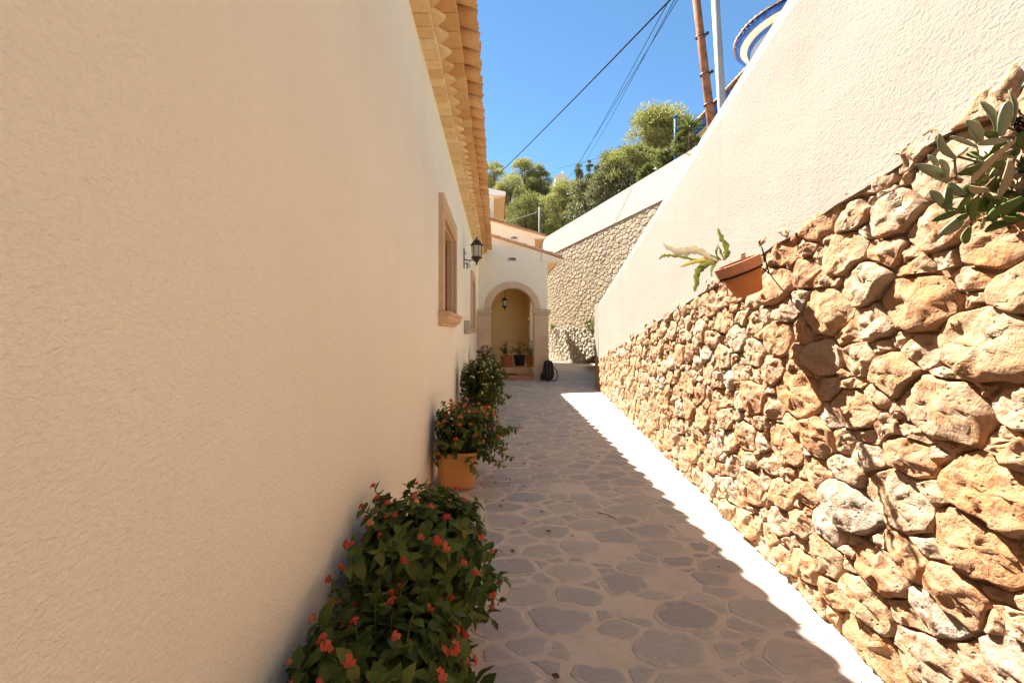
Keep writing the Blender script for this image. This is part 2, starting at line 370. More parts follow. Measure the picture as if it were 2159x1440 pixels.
# ------------------------------------------------------------------ cell packing for rubble and paving
def scatter(rng, W, H, radii, tries, pack=0.82):
    P, Rr = [], []
    cell = {}
    g = max(r for r, _ in radii) * 2
    for r0, n in radii:
        for _ in range(n * tries):
            r = r0 * rng.uniform(0.82, 1.18)
            x, y = rng.uniform(0, W), rng.uniform(0, H)
            cx, cy = int(x / g), int(y / g); ok = True
            for i in (-1, 0, 1):
                for j in (-1, 0, 1):
                    for q in cell.get((cx + i, cy + j), ()):
                        if (P[q][0] - x) ** 2 + (P[q][1] - y) ** 2 < (pack * (Rr[q] + r)) ** 2: ok = False; break
                    if not ok: break
                if not ok: break
            if ok:
                cell.setdefault((cx, cy), []).append(len(P)); P.append((x, y)); Rr.append(r)
    return P, Rr
def clip(poly, nx, ny, c):
    out = []; n = len(poly)
    for i in range(n):
        a, b = poly[i], poly[(i + 1) % n]
        da, db = nx * a[0] + ny * a[1] - c, nx * b[0] + ny * b[1] - c
        if da <= 0: out.append(a)
        if (da < 0 < db) or (db < 0 < da):
            t = da / (da - db); out.append((a[0] + (b[0] - a[0]) * t, a[1] + (b[1] - a[1]) * t))
    return out
def cells(P, Rr, bound):
    A = np.array(P); w = np.array(Rr) ** 2; res = []
    for i in range(len(P)):
        d = ((A - A[i]) ** 2).sum(1); idx = np.argsort(d)[1:26]
        poly = bound
        for j in idx:
            nx, ny = A[j] - A[i]
            c = (A[j] @ A[j] - w[j] - A[i] @ A[i] + w[i]) / 2
            poly = clip(poly, nx, ny, c)
            if len(poly) < 3: break
        res.append(poly if len(poly) >= 3 else None)
    return res
def outline(poly, n, soft, gap):
    """rounded outline of a cell: centre and radius per angle"""
    a = np.array(poly); s = np.roll(a, -1, 0)
    cr = a[:, 0] * s[:, 1] - s[:, 0] * a[:, 1]; ar = cr.sum() / 2
    if abs(ar) < 1e-5: return None
    c = ((a + s) * cr[:, None]).sum(0) / (6 * ar)
    r = np.full(n, 1e9)
    for i in range(n):
        w = 2 * math.pi * i / n; dx, dy = math.cos(w), math.sin(w)
        for p, q in zip(a - c, s - c):
            ex, ey = q - p; den = dx * ey - dy * ex
            if abs(den) < 1e-9: continue
            t = (p[0] * ey - p[1] * ex) / den; u = (p[0] * dy - p[1] * dx) / den
            if t > 0 and -1e-6 <= u <= 1 + 1e-6: r[i] = min(r[i], t)
    if r.max() > 1e8: return None
    for _ in range(soft): r = np.minimum(r, (np.roll(r, 1) + np.roll(r, -1)) * 0.5 * 1.01)
    return c, np.maximum(r - gap, 0.25 * r), abs(ar)
RINGS = [0.0, 0.22, 0.42, 0.60, 0.75, 0.86, 0.94, 0.99, 1.0]
def rubble(rng, c, r, frame, depth, lift, n, rings=RINGS, amp=1.0):
    """one stone: a lump with hewn facets and broken relief in front of the wall core"""
    o, U, V, N = frame; v = []; f = []
    size = float(r.mean()); seed = Vector((rng.uniform(0, 90), rng.uniform(0, 90), rng.uniform(0, 90)))
    pl = [(rng.uniform(0.70, 1.05), rng.uniform(-0.75, 0.75), rng.uniform(-0.9, 0.5)) for _ in range(5)]
    m = len(rings)
    for i, t in enumerate(rings):
        for k in range(n if i else 1):
            w = 2 * math.pi * k / n; rr = r[k] * t if i else 0.0
            x, y = rr * math.cos(w), rr * math.sin(w)
            h = depth * max(0.0, 1 - t ** 9) ** 0.5
            for a, bx, by in pl: h = min(h, max(0.25 * depth, depth * (a + (bx * x + by * y) / size * 0.75)))
            P3 = Vector(((c[0] + x), (c[1] + y), h))
            q = P3 + seed
            e = 1 - t ** 6
            h += amp * (0.010 * max(-0.35, noise.noise(q * 9)) + 0.015 * noise.noise(q * 19) + 0.012 * noise.noise(q * 43)) * (0.35 + 0.65 * e)
            cr = abs(noise.noise(q * 15 + Vector((7, 3, 1))))
            h -= amp * 0.011 * max(0, 0.12 - cr) / 0.12 * e
            jx = amp * 0.016 * noise.noise(q * 14 + Vector((31, 0, 0))); jy = amp * 0.016 * noise.noise(q * 14 + Vector((0, 31, 0)))
            if i == m - 1: h = -0.07
            else: h = max(h, -0.02)
            if i == 0: jx = jy = 0
            v.append(o + U * (c[0] + x + jx) + V * (c[1] + y + jy) + N * (h + lift))
    for k in range(n): f.append((0, 1 + k, 1 + (k + 1) % n))
    for i in range(1, m - 1):
        for k in range(n):
            a = 1 + (i - 1) * n + k; b = 1 + (i - 1) * n + (k + 1) % n
            f.append((a, a + n, b + n, b))
    return np.array([tuple(p) for p in v]), f

# ------------------------------------------------------------------ ground, path, hill
def gz(x, y): return -0.05 * max(0.0, y - 18.0)
gx = np.concatenate([np.linspace(-400, -20, 8), np.linspace(-12, 12, 13), np.linspace(20, 400, 8)])
gy = np.concatenate([np.linspace(-400, -8, 8), np.linspace(-4, 30, 35), np.linspace(40, 400, 8)])
gv = [(x, y, -0.03 + (gz(x, y) if y < 40 else -1.1)) for y in gy for x in gx]
nx_ = len(gx)
gf = [(j * nx_ + i, j * nx_ + i + 1, (j + 1) * nx_ + i + 1, (j + 1) * nx_ + i) for j in range(len(gy) - 1) for i in range(nx_ - 1)]
tag(add('ground', gv, gf, M['ground'], origin=(0, 0, 0)), 'dry earth around the alley and the houses', kind='structure')

WX = lambda y: 1.422 + 0.1133 * y          # foot of the right-hand wall
LX = -0.615                                # face of the house on the left
pv = []; pys = np.linspace(-2.5, 26, 115); pxs = 16
for y in pys:
    x1 = WX(y) + 0.06 if y < 10.3 else min(2.7 + (y - 10.3) * 1.5, 7)
    for i in range(pxs):
        x = LX - 0.02 + (x1 - LX + 0.02) * i / (pxs - 1)
        pv.append((x, y, gz(x, y) + 0.004 * noise.noise(Vector((x * 2.2, y * 2.2, 0)))))
pf = [(j * pxs + i, j * pxs + i + 1, (j + 1) * pxs + i + 1, (j + 1) * pxs + i) for j in range(len(pys) - 1) for i in range(pxs - 1)]
path = tag(add('path', pv, pf, M['mortar'], smooth=True, origin=(0, 0, 0)), 'alley paved with irregular slate pieces in pale mortar', kind='structure')

rng = random.Random(5)
PW, PL, AS = 4.2, 15.0, 1.0
SQ = 0.66                                   # pieces are wider than long
P, Rr = scatter(rng, PW * SQ, PL, [(0.118, 60), (0.092, 190), (0.068, 300), (0.040, 380)], 30, 0.76)
cl = cells(P, Rr, [(0, 0), (PW * SQ, 0), (PW * SQ, PL), (0, PL)])
paving = []
for (x, y), poly in zip(P, cl):
    if poly is None: continue
    o = outline([(a / SQ, b) for a, b in poly], 20, 0, rng.uniform(0.004, 0.026))
    if o is None: continue
    c, r, ar = o
    X, Y = c[0] + LX, c[1] + 0.3
    xr = (WX(Y) if Y < 10.3 else 3.2) - 0.05
    if X < LX + 0.10 or X + r.max() * 0.75 > xr: continue
    if rng.random() < 0.06: continue        # bare mortar patch
    paving.append((Y, X, c, r, rng.random()))
paving.sort(key=lambda q: q[0])
def slab(X, Y, r, rng_seed):
    n = len(r); v = []; f = []; e = []
    seed = Vector((X * 3.3, Y * 2.7, rng_seed * 50)); tilt = (noise.noise(seed) * 0.012, noise.noise(seed + Vector((5, 5, 5))) * 0.012)
    for i, (t, h, ed) in enumerate([(0, 0.0045, 0.0), (0.5, 0.0044, 0.1), (0.78, 0.004, 0.4), (0.92, 0.0032, 0.8), (1.0, 0.0018, 1.0), (1.02, -0.012, 1.0)]):
        for k in range(n if i else 1):
            w = 2 * math.pi * k / n
            rr = r[k] * t * (1 + 0.13 * noise.noise(Vector((math.cos(w) * 2.3, math.sin(w) * 2.3, 0)) + seed)) if i else 0
            x, y = rr * math.cos(w), rr * math.sin(w)
            gzz = 0.004 * noise.noise(Vector(((X + x) * 2.2, (Y + y) * 2.2, 0)))
            v.append((X + x, Y + y, gz(X, Y) + gzz + h + (tilt[0] * x + tilt[1] * y) * (1 if i < 5 else 0))); e.append(ed)
    for k in range(n): f.append((0, 1 + k, 1 + (k + 1) % n))
    for i in range(5 - 0):
        if i == 0: continue
        for k in range(n):
            a = 1 + (i - 1) * n + k; b = 1 + (i - 1) * n + (k + 1) % n
            f.append((a, a + n, b + n, b))
    return v, f, e
def edge_attr(me, e):
    a = me.attributes.new('edge', 'FLOAT', 'POINT'); a.data.foreach_set('value', np.asarray(e, dtype=np.float32))
rest = MB(); reste = []
near = [q for q in paving if q[0] > 1.0][:300]; nearset = set(id(q) for q in near)
for q in paving:
    Y, X, c, r, sd = q
    v, f, e = slab(X, Y, r, sd)
    if id(q) in nearset:
        o = add('paving_stone', v, f, M['slate'], path, True, sd); edge_attr(o.data, e)
    else:
        rest.put(v, f, sd); reste += e
o = rest.out('paving_stones', M['slate'], path, True); edge_attr(o.data, reste); tag(o, kind='stuff')

# back wall line (runs nearly along the alley, beyond the end of the near wall)
B0, B1 = Vector((3.16, 24.0, 0)), Vector((4.43, 18.0, 0))
BU = (B1 - B0).normalized(); BN = Vector((-BU.y, BU.x, 0)); BN = -BN if BN.x > 0 else BN
def bwx(y): return B0.x + (24.0 - y) * 1.27 / 6.0
def hz(x, y):
    a = 6.3 + 0.30 * max(0, x - bwx(min(y, 27))) if x > bwx(min(y, 27)) else -50
    b = 1.5 + 0.36 * (y - 27) if y > 27 else -50
    z = max(a, b) + 0.4 * noise.noise(Vector((x * 0.15, y * 0.15, 3)))
    return min(z, 15 + 0.02 * y)
hv = []; hf = []; hid = {}
hx = np.linspace(-60, 90, 61); hy = np.linspace(-12, 130, 58)
for j, y in enumerate(hy):
    for i, x in enumerate(hx):
        xx = x
        if y <= 27.5 and x > bwx(y) - 2.6 and x < bwx(y) + 0.2: xx = bwx(y) + 0.2
        hid[i, j] = len(hv); hv.append((xx, y, hz(xx, y)))
for j in range(len(hy) - 1):
    for i in range(len(hx) - 1):
        q = [hid[i, j], hid[i + 1, j], hid[i + 1, j + 1], hid[i, j + 1]]
        if min(hv[a][2] for a in q) > -20: hf.append(tuple(q))
tag(add('hillside', hv, hf, M['hill'], smooth=True, origin=(0, 0, 0)), 'scrubby hillside rising behind the walls', kind='structure')
# ramp behind the near wall
rv = []; rys = np.linspace(-6, 20, 27)
for y in rys:
    z = 3.736 - 0.152 * y - 1.0
    for x in (WX(y) + 0.3, bwx(y) - 0.02): rv.append((x, y, max(z, -0.02 + gz(0, y)) - (0.0 if y < 17 else 0.03)))
rf = [(2 * j, 2 * j + 1, 2 * j + 3, 2 * j + 2) for j in range(len(rys) - 1)]
rf = [q for q, y in zip(rf, rys) if y < 16.5]
tag(add('ramp_road', rv, rf, M['asphalt'], origin=(0, 0, 0)), 'concrete ramp climbing behind the rubble wall', kind='structure')

# ------------------------------------------------------------------ the near retaining wall
zs = lambda y: 2.464 - 0.1597 * y
zp = lambda y: 3.736 - 0.152 * y
wall = thing('retaining_wall', (WX(5), 5, 0), 'sunlit dry-stone rubble wall topped by sloping cream plaster along the right of the path', 'wall')
y0, y1 = -1.6, 10.2
WUn = Vector((0.1133, 1, 0)).normalized(); WN = Vector((-1, 0.1133, 0)).normalized()
def wallsec(ya, yb, off0, off1, zb0, zb1, zt0, zt1):
    a, b = Vector((WX(ya), ya, 0)), Vector((WX(yb), yb, 0)); v = []
    for p, zb, zt in ((a, zb0, zt0), (b, zb1, zt1)):
        for off, z in ((off0, zb), (off1, zb), (off1, zt), (off0, zt)):
            q = p + WN * off; v.append((q.x, q.y, z))
    return v, [(0, 1, 2, 3), (7, 6, 5, 4), (0, 4, 5, 1), (1, 5, 6, 2), (2, 6, 7, 3), (3, 7, 4, 0)]
add('wall_core', *wallsec(y0, y1, -0.027, -0.40, -0.3, -0.3, zs(y0) - 0.02, zs(y1) - 0.02), M['joint'], wall)
# plaster band as a grid, so its top and face wave a little as hand-rendered plaster does
nv_, nu_ = 14, 70; pvv = []; 
for i in range(nu_ + 1):
    y = y0 + (y1 - y0) * i / nu_
    for j in range(nv_ + 1):
        t = j / nv_; zb_ = zs(y) - 0.10 + 0.035 * noise.noise(Vector((y * 5, 2, 7))); z = zb_ + (zp(y) - zb_) * t
        w = 0.006 * noise.noise(Vector((y * 1.3, z * 1.6, 0))) + 0.002 * noise.noise(Vector((y * 6, z * 6, 9)))
        off = 0.012 + w - (0.018 if j == nv_ else 0)
        q = Vector((WX(y), y, 0)) + WN * off
        pvv.append((q.x, q.y, z + (0.004 * noise.noise(Vector((y * 3, 0, 4))) if j == nv_ else (-0.012 if j == nv_ - 1 else 0))))
    for off, z in ((-0.22, zp(y)), (-0.24, zs(y) - 0.07)):
        q = Vector((WX(y), y, 0)) + WN * off; pvv.append((q.x, q.y, z))
st = nv_ + 3; pff = []
for i in range(nu_):
    for j in range(st):
        a, b = i * st + j, i * st + (j + 1) % st
        pff.append((a, a + st, b + st, b))
pff.append(tuple(range(st))); pff.append(tuple(nu_ * st + q for q in range(st))[::-1])
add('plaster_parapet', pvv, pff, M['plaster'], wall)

rng = random.Random(21)
UL = y1 - y0; VH = 2.9; SU = 0.70
P, Rr = scatter(rng, UL * SU, VH, [(0.112, 14), (0.088, 110), (0.066, 320), (0.048, 460), (0.030, 520)], 30, 0.80)
bound = [(0, 0.005), (UL * SU, 0.005), (UL * SU, zs(y1)), (0, zs(y0))]
keep = [i for i, (x, v) in enumerate(P) if v < zs(y0 + x / SU) - 0.02]
P = [P[i] for i in keep]; Rr = [Rr[i] for i in keep]
cl = cells(P, Rr, bound)
L = math.sqrt(1 + 0.1133 ** 2)
frame = (Vector((WX(y0), y0, 0)), WUn * L, Vector((0, 0, 1)), WN)
stones = []
for (x, v), poly in zip(P, cl):
    if poly is None: continue
    poly = [(a / SU, b) for a, b in poly]
    yc = y0 + x / SU
    n = 44 if 0.8 < yc < 3.5 else (30 if yc < 6 else 18)
    o = outline(poly, n, 0, rng.uniform(0.003, 0.009))
    if o is None or o[2] < 0.0016 or (o[2] < 0.004 and o[0][1] > zs(yc) - 0.09): continue
    stones.append((yc, o[0], o[1], o[2], rng.random(), n))
def seen(yc, ar): return ar / max(0.5, yc) ** 3 if yc > 0.95 else -1
order = sorted(stones, key=lambda s: -seen(s[0], s[3]))
rest = MB()
for i, (yc, c, r, ar, tn, n) in enumerate(order):
    sz = math.sqrt(ar)
    dep = min(0.056, 0.026 + 0.13 * sz) * rng.uniform(0.8, 1.2)
    rings = RINGS if yc < 6 else [0, 0.4, 0.7, 0.88, 0.97, 1.0]
    v, f = rubble(rng, c, r, frame, dep, -0.02 + rng.uniform(-0.008, 0.010), n, rings, 0.55 + 1.7 * min(sz, 0.3))
    if i < 300: add('stone', v, f, M['stone'], wall, yc > 2.5 or True, tn)
    else: rest.put(v, f, tn)
tag(rest.out('stones', M['stone'], wall, True), kind='stuff')
# short return at the far end of the wall
ret = MB(); ret.put(*prism([(2.575, -0.1), (2.85, -0.1), (2.85, zs(10.2)), (2.575, zs(10.2))], 10.205, 10.62))
ret.out('wall_end', M['stone'], wall)
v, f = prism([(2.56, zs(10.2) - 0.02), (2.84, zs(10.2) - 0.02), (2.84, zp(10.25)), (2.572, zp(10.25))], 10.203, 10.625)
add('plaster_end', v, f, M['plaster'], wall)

# ------------------------------------------------------------------ far retaining wall
fw = thing('far_retaining_wall', (B1.x, B1.y, 0), 'tall masonry retaining wall with cream plaster band on top, beyond the porch', 'wall')
FL = 18.2; FO = B0 - BU * 3.4
SB = lambda u: 6.08 - 0.022 * u            # top of the masonry
TB = lambda u: 7.32 - 0.034 * u            # top of the plaster
def fpt(u, off, z): q = FO + BU * u + BN * off; return (q.x, q.y, z)
def fsec(o0, o1, zb, zt):
    v = []
    for u in (0, FL):
        for o_, z in ((o0, zb), (o1, zb), (o1, zt(u)), (o0, zt(u))): v.append(fpt(u, o_, z))
    return v, [(0, 1, 2, 3), (7, 6, 5, 4), (0, 4, 5, 1), (1, 5, 6, 2), (2, 6, 7, 3), (3, 7, 4, 0)]
add('wall_core', *fsec(0.0, -0.4, -0.8, lambda u: SB(u) - 0.01), M['farjoint'], fw)
v, f = fsec(0.05, -0.3, 0, TB)
for i in (0, 1): v[i] = fpt(0, (0.05, -0.3)[i], SB(0))
for i in (4, 5): v[i] = fpt(FL, (0.05, -0.3)[i - 4], SB(FL))
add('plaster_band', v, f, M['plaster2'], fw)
rng = random.Random(8)
P, Rr = scatter(rng, FL * 0.42, 6.6, [(0.115, 200), (0.09, 500), (0.07, 700), (0.05, 700)], 22, 0.78)
keep = [i for i, (x, v) in enumerate(P) if v - 0.4 < SB(x / 0.42)]
P = [P[i] for i in keep]; Rr = [Rr[i] for i in keep]
cl = cells(P, Rr, [(0, 0), (FL * 0.42, 0), (FL * 0.42, SB(FL) + 0.4), (0, SB(0) + 0.4)])
ff = (FO + Vector((0, 0, -0.4)), BU, Vector((0, 0, 1)), BN)
fst = []
for (x, vv), poly in zip(P, cl):
    if poly is None: continue
    o = outline([(a / 0.42, b) for a, b in poly], 16, 2 if vv < 2.1 else 0, rng.uniform(0.008, 0.022))
    if o is None: continue
    fst.append((x / 0.42, vv, o, rng.random()))
fst.sort(key=lambda s: abs(s[0] - 9.6) + (0.0 if s[1] > 0.5 else 3))
rest = MB()
for i, (u, vv, o, tn) in enumerate(fst):
    low = vv - 0.4 < 1.7
    dep = (0.08 if low else 0.026) * rng.uniform(0.8, 1.25)
    v, f = rubble(rng, o[0], o[1] * (0.94 if low else 1), ff, dep, 0.0, 16, [0, 0.5, 0.78, 0.94, 1.0], 0.7)
    tn = 0.84 + 0.16 * tn if low else tn * 0.82
    if i < 300: add('stone', v, f, M['farstone'], fw, True, tn)
    else: rest.put(v, f, tn)
tag(rest.out('stones', M['farstone'], fw, True), kind='stuff')

# ------------------------------------------------------------------ the villa on the left
villa = thing('villa', (LX - 2.5, 4.5, 0), 'long cream stucco house with tiled eaves and stone-framed windows on the left', 'house')
VY0, VY1, ZC = -4.0, 12.32, 3.76
wins = [(4.36, 5.57, 1.67, 2.70), (9.40, 10.50, 1.58, 2.66)]
def wall_with_holes(x, y0, y1, z0, z1, holes, depth):
    ys = sorted({y0, y1} | {h[0] for h in holes} | {h[1] for h in holes}); zz = sorted({z0, z1} | {h[2] for h in holes} | {h[3] for h in holes})
    m = MB()
    for a, b in zip(ys, ys[1:]):
        for c, d in zip(zz, zz[1:]):
            if any(h[0] <= a and b <= h[1] and h[2] <= c and d <= h[3] for h in holes): continue
            m.put([(x, a, c), (x, b, c), (x, b, d), (x, a, d)], [(0, 1, 2, 3)])
    for h in holes:
        for q in ([(x, h[0], h[2]), (x, h[0], h[3])], [(x, h[1], h[3]), (x, h[1], h[2])], [(x, h[0], h[3]), (x, h[1], h[3])], [(x, h[1], h[2]), (x, h[0], h[2])]):
            m.put([q[0], q[1], (x - depth, *q[1][1:]), (x - depth, *q[0][1:])], [(0, 1, 2, 3)])
    return m
m = wall_with_holes(LX, VY0, VY1, -0.05, ZC + 0.16, wins, 0.16)
m.put([(LX, VY0, -0.05), (LX - 5, VY0, -0.05), (LX - 5, VY0, ZC + 1.2), (LX, VY0, ZC + 0.16)], [(0, 1, 2, 3)])
m.put([(LX - 5, VY0, -0.05), (LX - 5, VY1, -0.05), (LX - 5, VY1, ZC + 1.2), (LX - 5, VY0, ZC + 1.2)], [(0, 1, 2, 3)])
m.put([(LX, VY1, -0.05), (LX - 5, VY1, -0.05), (LX - 5, VY1, ZC + 1.2), (LX, VY1, ZC + 0.16)], [(0, 1, 2, 3)])
m.out('wall', M['house'], villa)
rng = random.Random(3)
def jit(a): return rng.uniform(-a, a)
EY0, EY1 = -0.6, 12.31
def row(pitch): return [EY0 + pitch * i for i in range(int((EY1 - EY0) / pitch))]
bm = [mk('eave_brick', *bevbox(-0.135, 0.0, 0.002, 0.123, 0, 0.045, 0.004), M['brick']) for _ in range(1)]
for y in row(0.126): place('eave_brick', bm[0], (-0.487 + jit(0.004), y, ZC + jit(0.002)), villa, rot=(0, 0, jit(0.02)))
s = 0.070
v, f = bevbox(-s, s, -s, s, 0, 0.036, 0.003)
dm = mk('dentil_brick', v, f, M['brick'])
for y in row(0.187): place('dentil_brick', dm, (-0.486 + jit(0.005), y + 0.09, ZC + 0.047 + jit(0.001)), villa, rot=(0, 0, R(45) + jit(0.04)))
fm = mk('eave_tile', *bevbox(-0.30, 0.0, 0.002, 0.188, 0, 0.028, 0.005), M['eavetile'])
for y in row(0.191): place('eave_tile', fm, (-0.296 + jit(0.006), y, ZC + 0.086 + jit(0.002)), villa, rot=(jit(0.012), jit(0.01), jit(0.012)))
def half_tile(w0, w1, d, L_, th, up, n=9):
    """clay barrel tile: w0 wide at the top end, w1 at the lip; lip at the origin, running back along -x"""
    v = []; f = []
    for x, w in ((0, w1), (-L_, w0)):
        for rad in (0, 1):
            for i in range(n + 1):
                a = math.pi * i / n; ww = w / 2 - rad * th; dd = d - rad * th
                v.append((x, -ww * math.cos(a), (dd * math.sin(a) - d) * (1 if up else -1)))
    q = n + 1
    for i in range(n):
        f += [(i, i + 1, 2 * q + i + 1, 2 * q + i), (q + i, 3 * q + i, 3 * q + i + 1, q + i + 1), (i, q + i, q + i + 1, i + 1), (2 * q + i, 2 * q + i + 1, 3 * q + i + 1, 3 * q + i)]
    f += [(0, 2 * q, 3 * q, q), (n, q + n, 3 * q + n, 2 * q + n)]
    return v, f
ct = mk('channel_tile', *half_tile(0.19, 0.198, 0.06, 0.50, 0.014, False), M['tile'], True)
kt = mk('cover_tile', *half_tile(0.21, 0.175, 0.07, 0.48, 0.014, True), M['tile'], True)
for y in row(0.231):
    place('channel_tile', ct, (-0.160 + jit(0.010), y + 0.115, ZC + 0.117 + jit(0.003) - 0.0), villa, rot=(jit(0.03), R(16), jit(0.02)))
    place('cover_tile', kt, (-0.150 + jit(0.012), y + 0.0, ZC + 0.228 + jit(0.004)), villa, rot=(jit(0.03), R(16), jit(0.02)))
# body of the roof: corrugated clay running up to the ridge
def tile_field(y0, y1, pitch, x_lip, z_lip, x_top, slope, courses=8, axis='x'):
    m = MB(); n = 4
    ny = int((y1 - y0) / pitch); rr = random.Random(4)
    for i in range(ny):
        yc = y0 + pitch * (i + 0.5)
        for cidx in range(courses):
            t0, t1 = cidx / courses, (cidx + 1.12) / courses; vv = []
            for t, lift in ((t0, 0.03), (t1, 0.0)):
                x = x_lip + (x_top - x_lip) * t; z = z_lip + abs(x - x_lip) * slope
                for q in range(n + 1):
                    a = math.pi * q / n
                    vv.append((x, yc - pitch * 0.5 * math.cos(a), z + lift + 0.07 * math.sin(a)))
            ff_ = [(q, q + 1, n + 2 + q, n + 1 + q) for q in range(n)] + [tuple(range(n + 1))]
            m.put(vv, ff_, rr.random())
    return m
roof = tile_field(EY0, VY1, 0.231, -0.62, ZC + 0.29, -5.4, 0.287, 12)
roof.put([(-0.30, VY0, ZC + 0.175), (-0.30, VY1, ZC + 0.175), (-5.6, VY1, ZC + 1.70), (-5.6, VY0, ZC + 1.70)], [(0, 1, 2, 3)])
tag(roof.out('roof', M['rtile'], villa, False), kind='stuff')
def window(y0, y1, z0, z1, parent, fx):
    jw = 0.11
    w = thing_part('window', ((LX - 0.12), (y0 + y1) / 2, z0), parent)
    m = MB()
    m.put(*bevbox(LX - 0.002 - 0.002, fx, y0 - jw, y0, z0, z1 + 0.22, 0.006)); m.put(*bevbox(LX - 0.004, fx, y1, y1 + jw, z0, z1 + 0.22, 0.006))
    m.put(*bevbox(LX - 0.004, fx, y0 + 0.001, y1 - 0.001, z1, z1 + 0.219, 0.006)); m.put(*bevbox(LX - 0.004, fx + 0.012, y0 + 0.03, y1 - 0.03, z1 + 0.05, z1 + 0.085, 0.006))
    m.out('frame', M['frame'], w)
    m = MB()                                # stone reveals inside the opening
    for a, b in ((y0 + 0.001, y0 + 0.012), (y1 - 0.012, y1 - 0.001)): m.box(LX - 0.125, LX - 0.006, a, b, z0, z1 - 0.001)
    m.box(LX - 0.125, LX - 0.006, y0 + 0.013, y1 - 0.013, z1 - 0.013, z1 - 0.002)
    m.out('reveal', M['frame'], w)
    m = MB()
    for a, b in ((y0 + 0.013, y0 + 0.07), (y1 - 0.07, y1 - 0.013), ((y0 + y1) / 2 - 0.03, (y0 + y1) / 2 + 0.03)): m.box(LX - 0.115, LX - 0.075, a, b, z0, z1 - 0.015)
    for a, b in ((z0, z0 + 0.07), (z1 - 0.08, z1 - 0.016)): m.box(LX - 0.113, LX - 0.077, y0 + 0.014, y1 - 0.014, a, b)
    m.out('sash', M['wood'], w)
    for a, b in ((y0 + 0.07, (y0 + y1) / 2 - 0.03), ((y0 + y1) / 2 + 0.03, y1 - 0.07)):
        m = MB().box(LX - 0.100, LX - 0.092, a + 0.001, b - 0.001, z0 + 0.071, z1 - 0.081); m.out('pane', M['glass'], w)
    m = MB()                                # moulded sill
    a, b = y0 - jw - 0.06, y1 + jw + 0.06
    m.put(*bevbox(LX - 0.10, LX + 0.125, a, b, z0 - 0.040, z0 - 0.001, 0.008))
    m.put(*prism([(LX - 0.004, z0 - 0.041), (LX + 0.105, z0 - 0.041), (LX + 0.10, z0 - 0.085), (LX + 0.075, z0 - 0.115), (LX + 0.045, z0 - 0.125), (LX + 0.035, z0 - 0.15), (LX - 0.004, z0 - 0.155)], a + 0.02, b - 0.02))
    m.out('sill', M['frame'], w)
def thing_part(name, loc, parent):
    o = bpy.data.objects.new(name, None); COL.objects.link(o); o.empty_display_size = 0.1
    o.parent = parent; o.location = Vector(loc) - WLOC[parent.name]; WLOC[o.name] = Vector(loc); return o
window(*wins[0], villa, LX + 0.055); window(*wins[1], villa, LX + 0.05)

# ------------------------------------------------------------------ porch and the gabled blocks behind it
PY = 12.325
porch = thing('entrance_porch', (0.47, PY, 0), 'cream entrance porch with round sandstone arch and tiled roof at the alley end', 'porch')
acx, asz, ri, ro_ = 0.471, 2.13, 0.672, 0.850
xr = 1.537
rl = lambda x: 4.35 - 0.308 * (x + 0.145)   # underside of the roof along the gable
TH = 0.36
m = MB(); NA = 28; xs = []
for yy in (PY, PY + TH):
    pts = [(acx + ri * math.cos(math.pi * (1 - i / NA)), asz + ri * math.sin(math.pi * (1 - i / NA))) for i in range(NA + 1)]
    v = [(x, yy, z) for x, z in pts] + [(x, yy, rl(x)) for x, z in pts]
    m.put(v, [(i, i + 1, NA + 2 + i, NA + 1 + i) for i in range(NA)])
    m.put([(LX, yy, -0.05), (acx - ri, yy, -0.05), (acx - ri, yy, rl(acx - ri)), (LX, yy, rl(LX))], [(0, 1, 2, 3)])
    m.put([(acx + ri, yy, -0.05), (xr, yy, -0.05), (xr, yy, rl(xr)), (acx + ri, yy, rl(acx + ri))], [(0, 1, 2, 3)])
prof = [(acx - ri, -0.05)] + pts + [(acx + ri, -0.05)]
v = [(x, PY, z) for x, z in prof] + [(x, PY + TH, z) for x, z in prof]
n = len(prof); m.put(v, [(i, i + 1, n + i + 1, n + i) for i in range(n - 1)])
PB = 15.4
# right side wall with an arched opening
sy0, sy1, sr = 13.15, 14.55, 0.70; sc = (sy0 + sy1) / 2
for xx in (xr, xr - 0.36):
    pts2 = [(sc + sr * math.cos(math.pi * (1 - i / 16)), 1.95 + sr * math.sin(math.pi * (1 - i / 16))) for i in range(17)]
    v = [(xx, y, z) for y, z in pts2] + [(xx, y, rl(xr)) for y, z in pts2]
    m.put(v, [(i, i + 1, 18 + i, 17 + i) for i in range(16)])
    m.put([(xx, PY, -0.05), (xx, sy0, -0.05), (xx, sy0, rl(xr)), (xx, PY, rl(xr))], [(0, 1, 2, 3)])
    m.put([(xx, sy1, -0.05), (xx, PB + 1.1, -0.05), (xx, PB + 1.1, rl(xr)), (xx, sy1, rl(xr))], [(0, 1, 2, 3)])
prof = [(sy0, -0.05)] + pts2 + [(sy1, -0.05)]
v = [(xr - 0.36, y, z) for y, z in prof] + [(xr, y, z) for y, z in prof]
n = len(prof); m.put(v, [(i, i + 1, n + i + 1, n + i) for i in range(n - 1)])
m.out('wall', M['porch'], porch)
m = MB(); m.box(LX, xr - 0.365, PB, PB + 0.1, 0, 3.4); m.box(LX - 0.08, LX, PY + TH + 0.002, PB - 0.002, 0, 3.4); m.box(LX, xr - 0.365, PY + TH + 0.003, PB - 0.003, 3.30, 3.38)
m.out('inner_wall', M['inner'], porch)
NV = 11
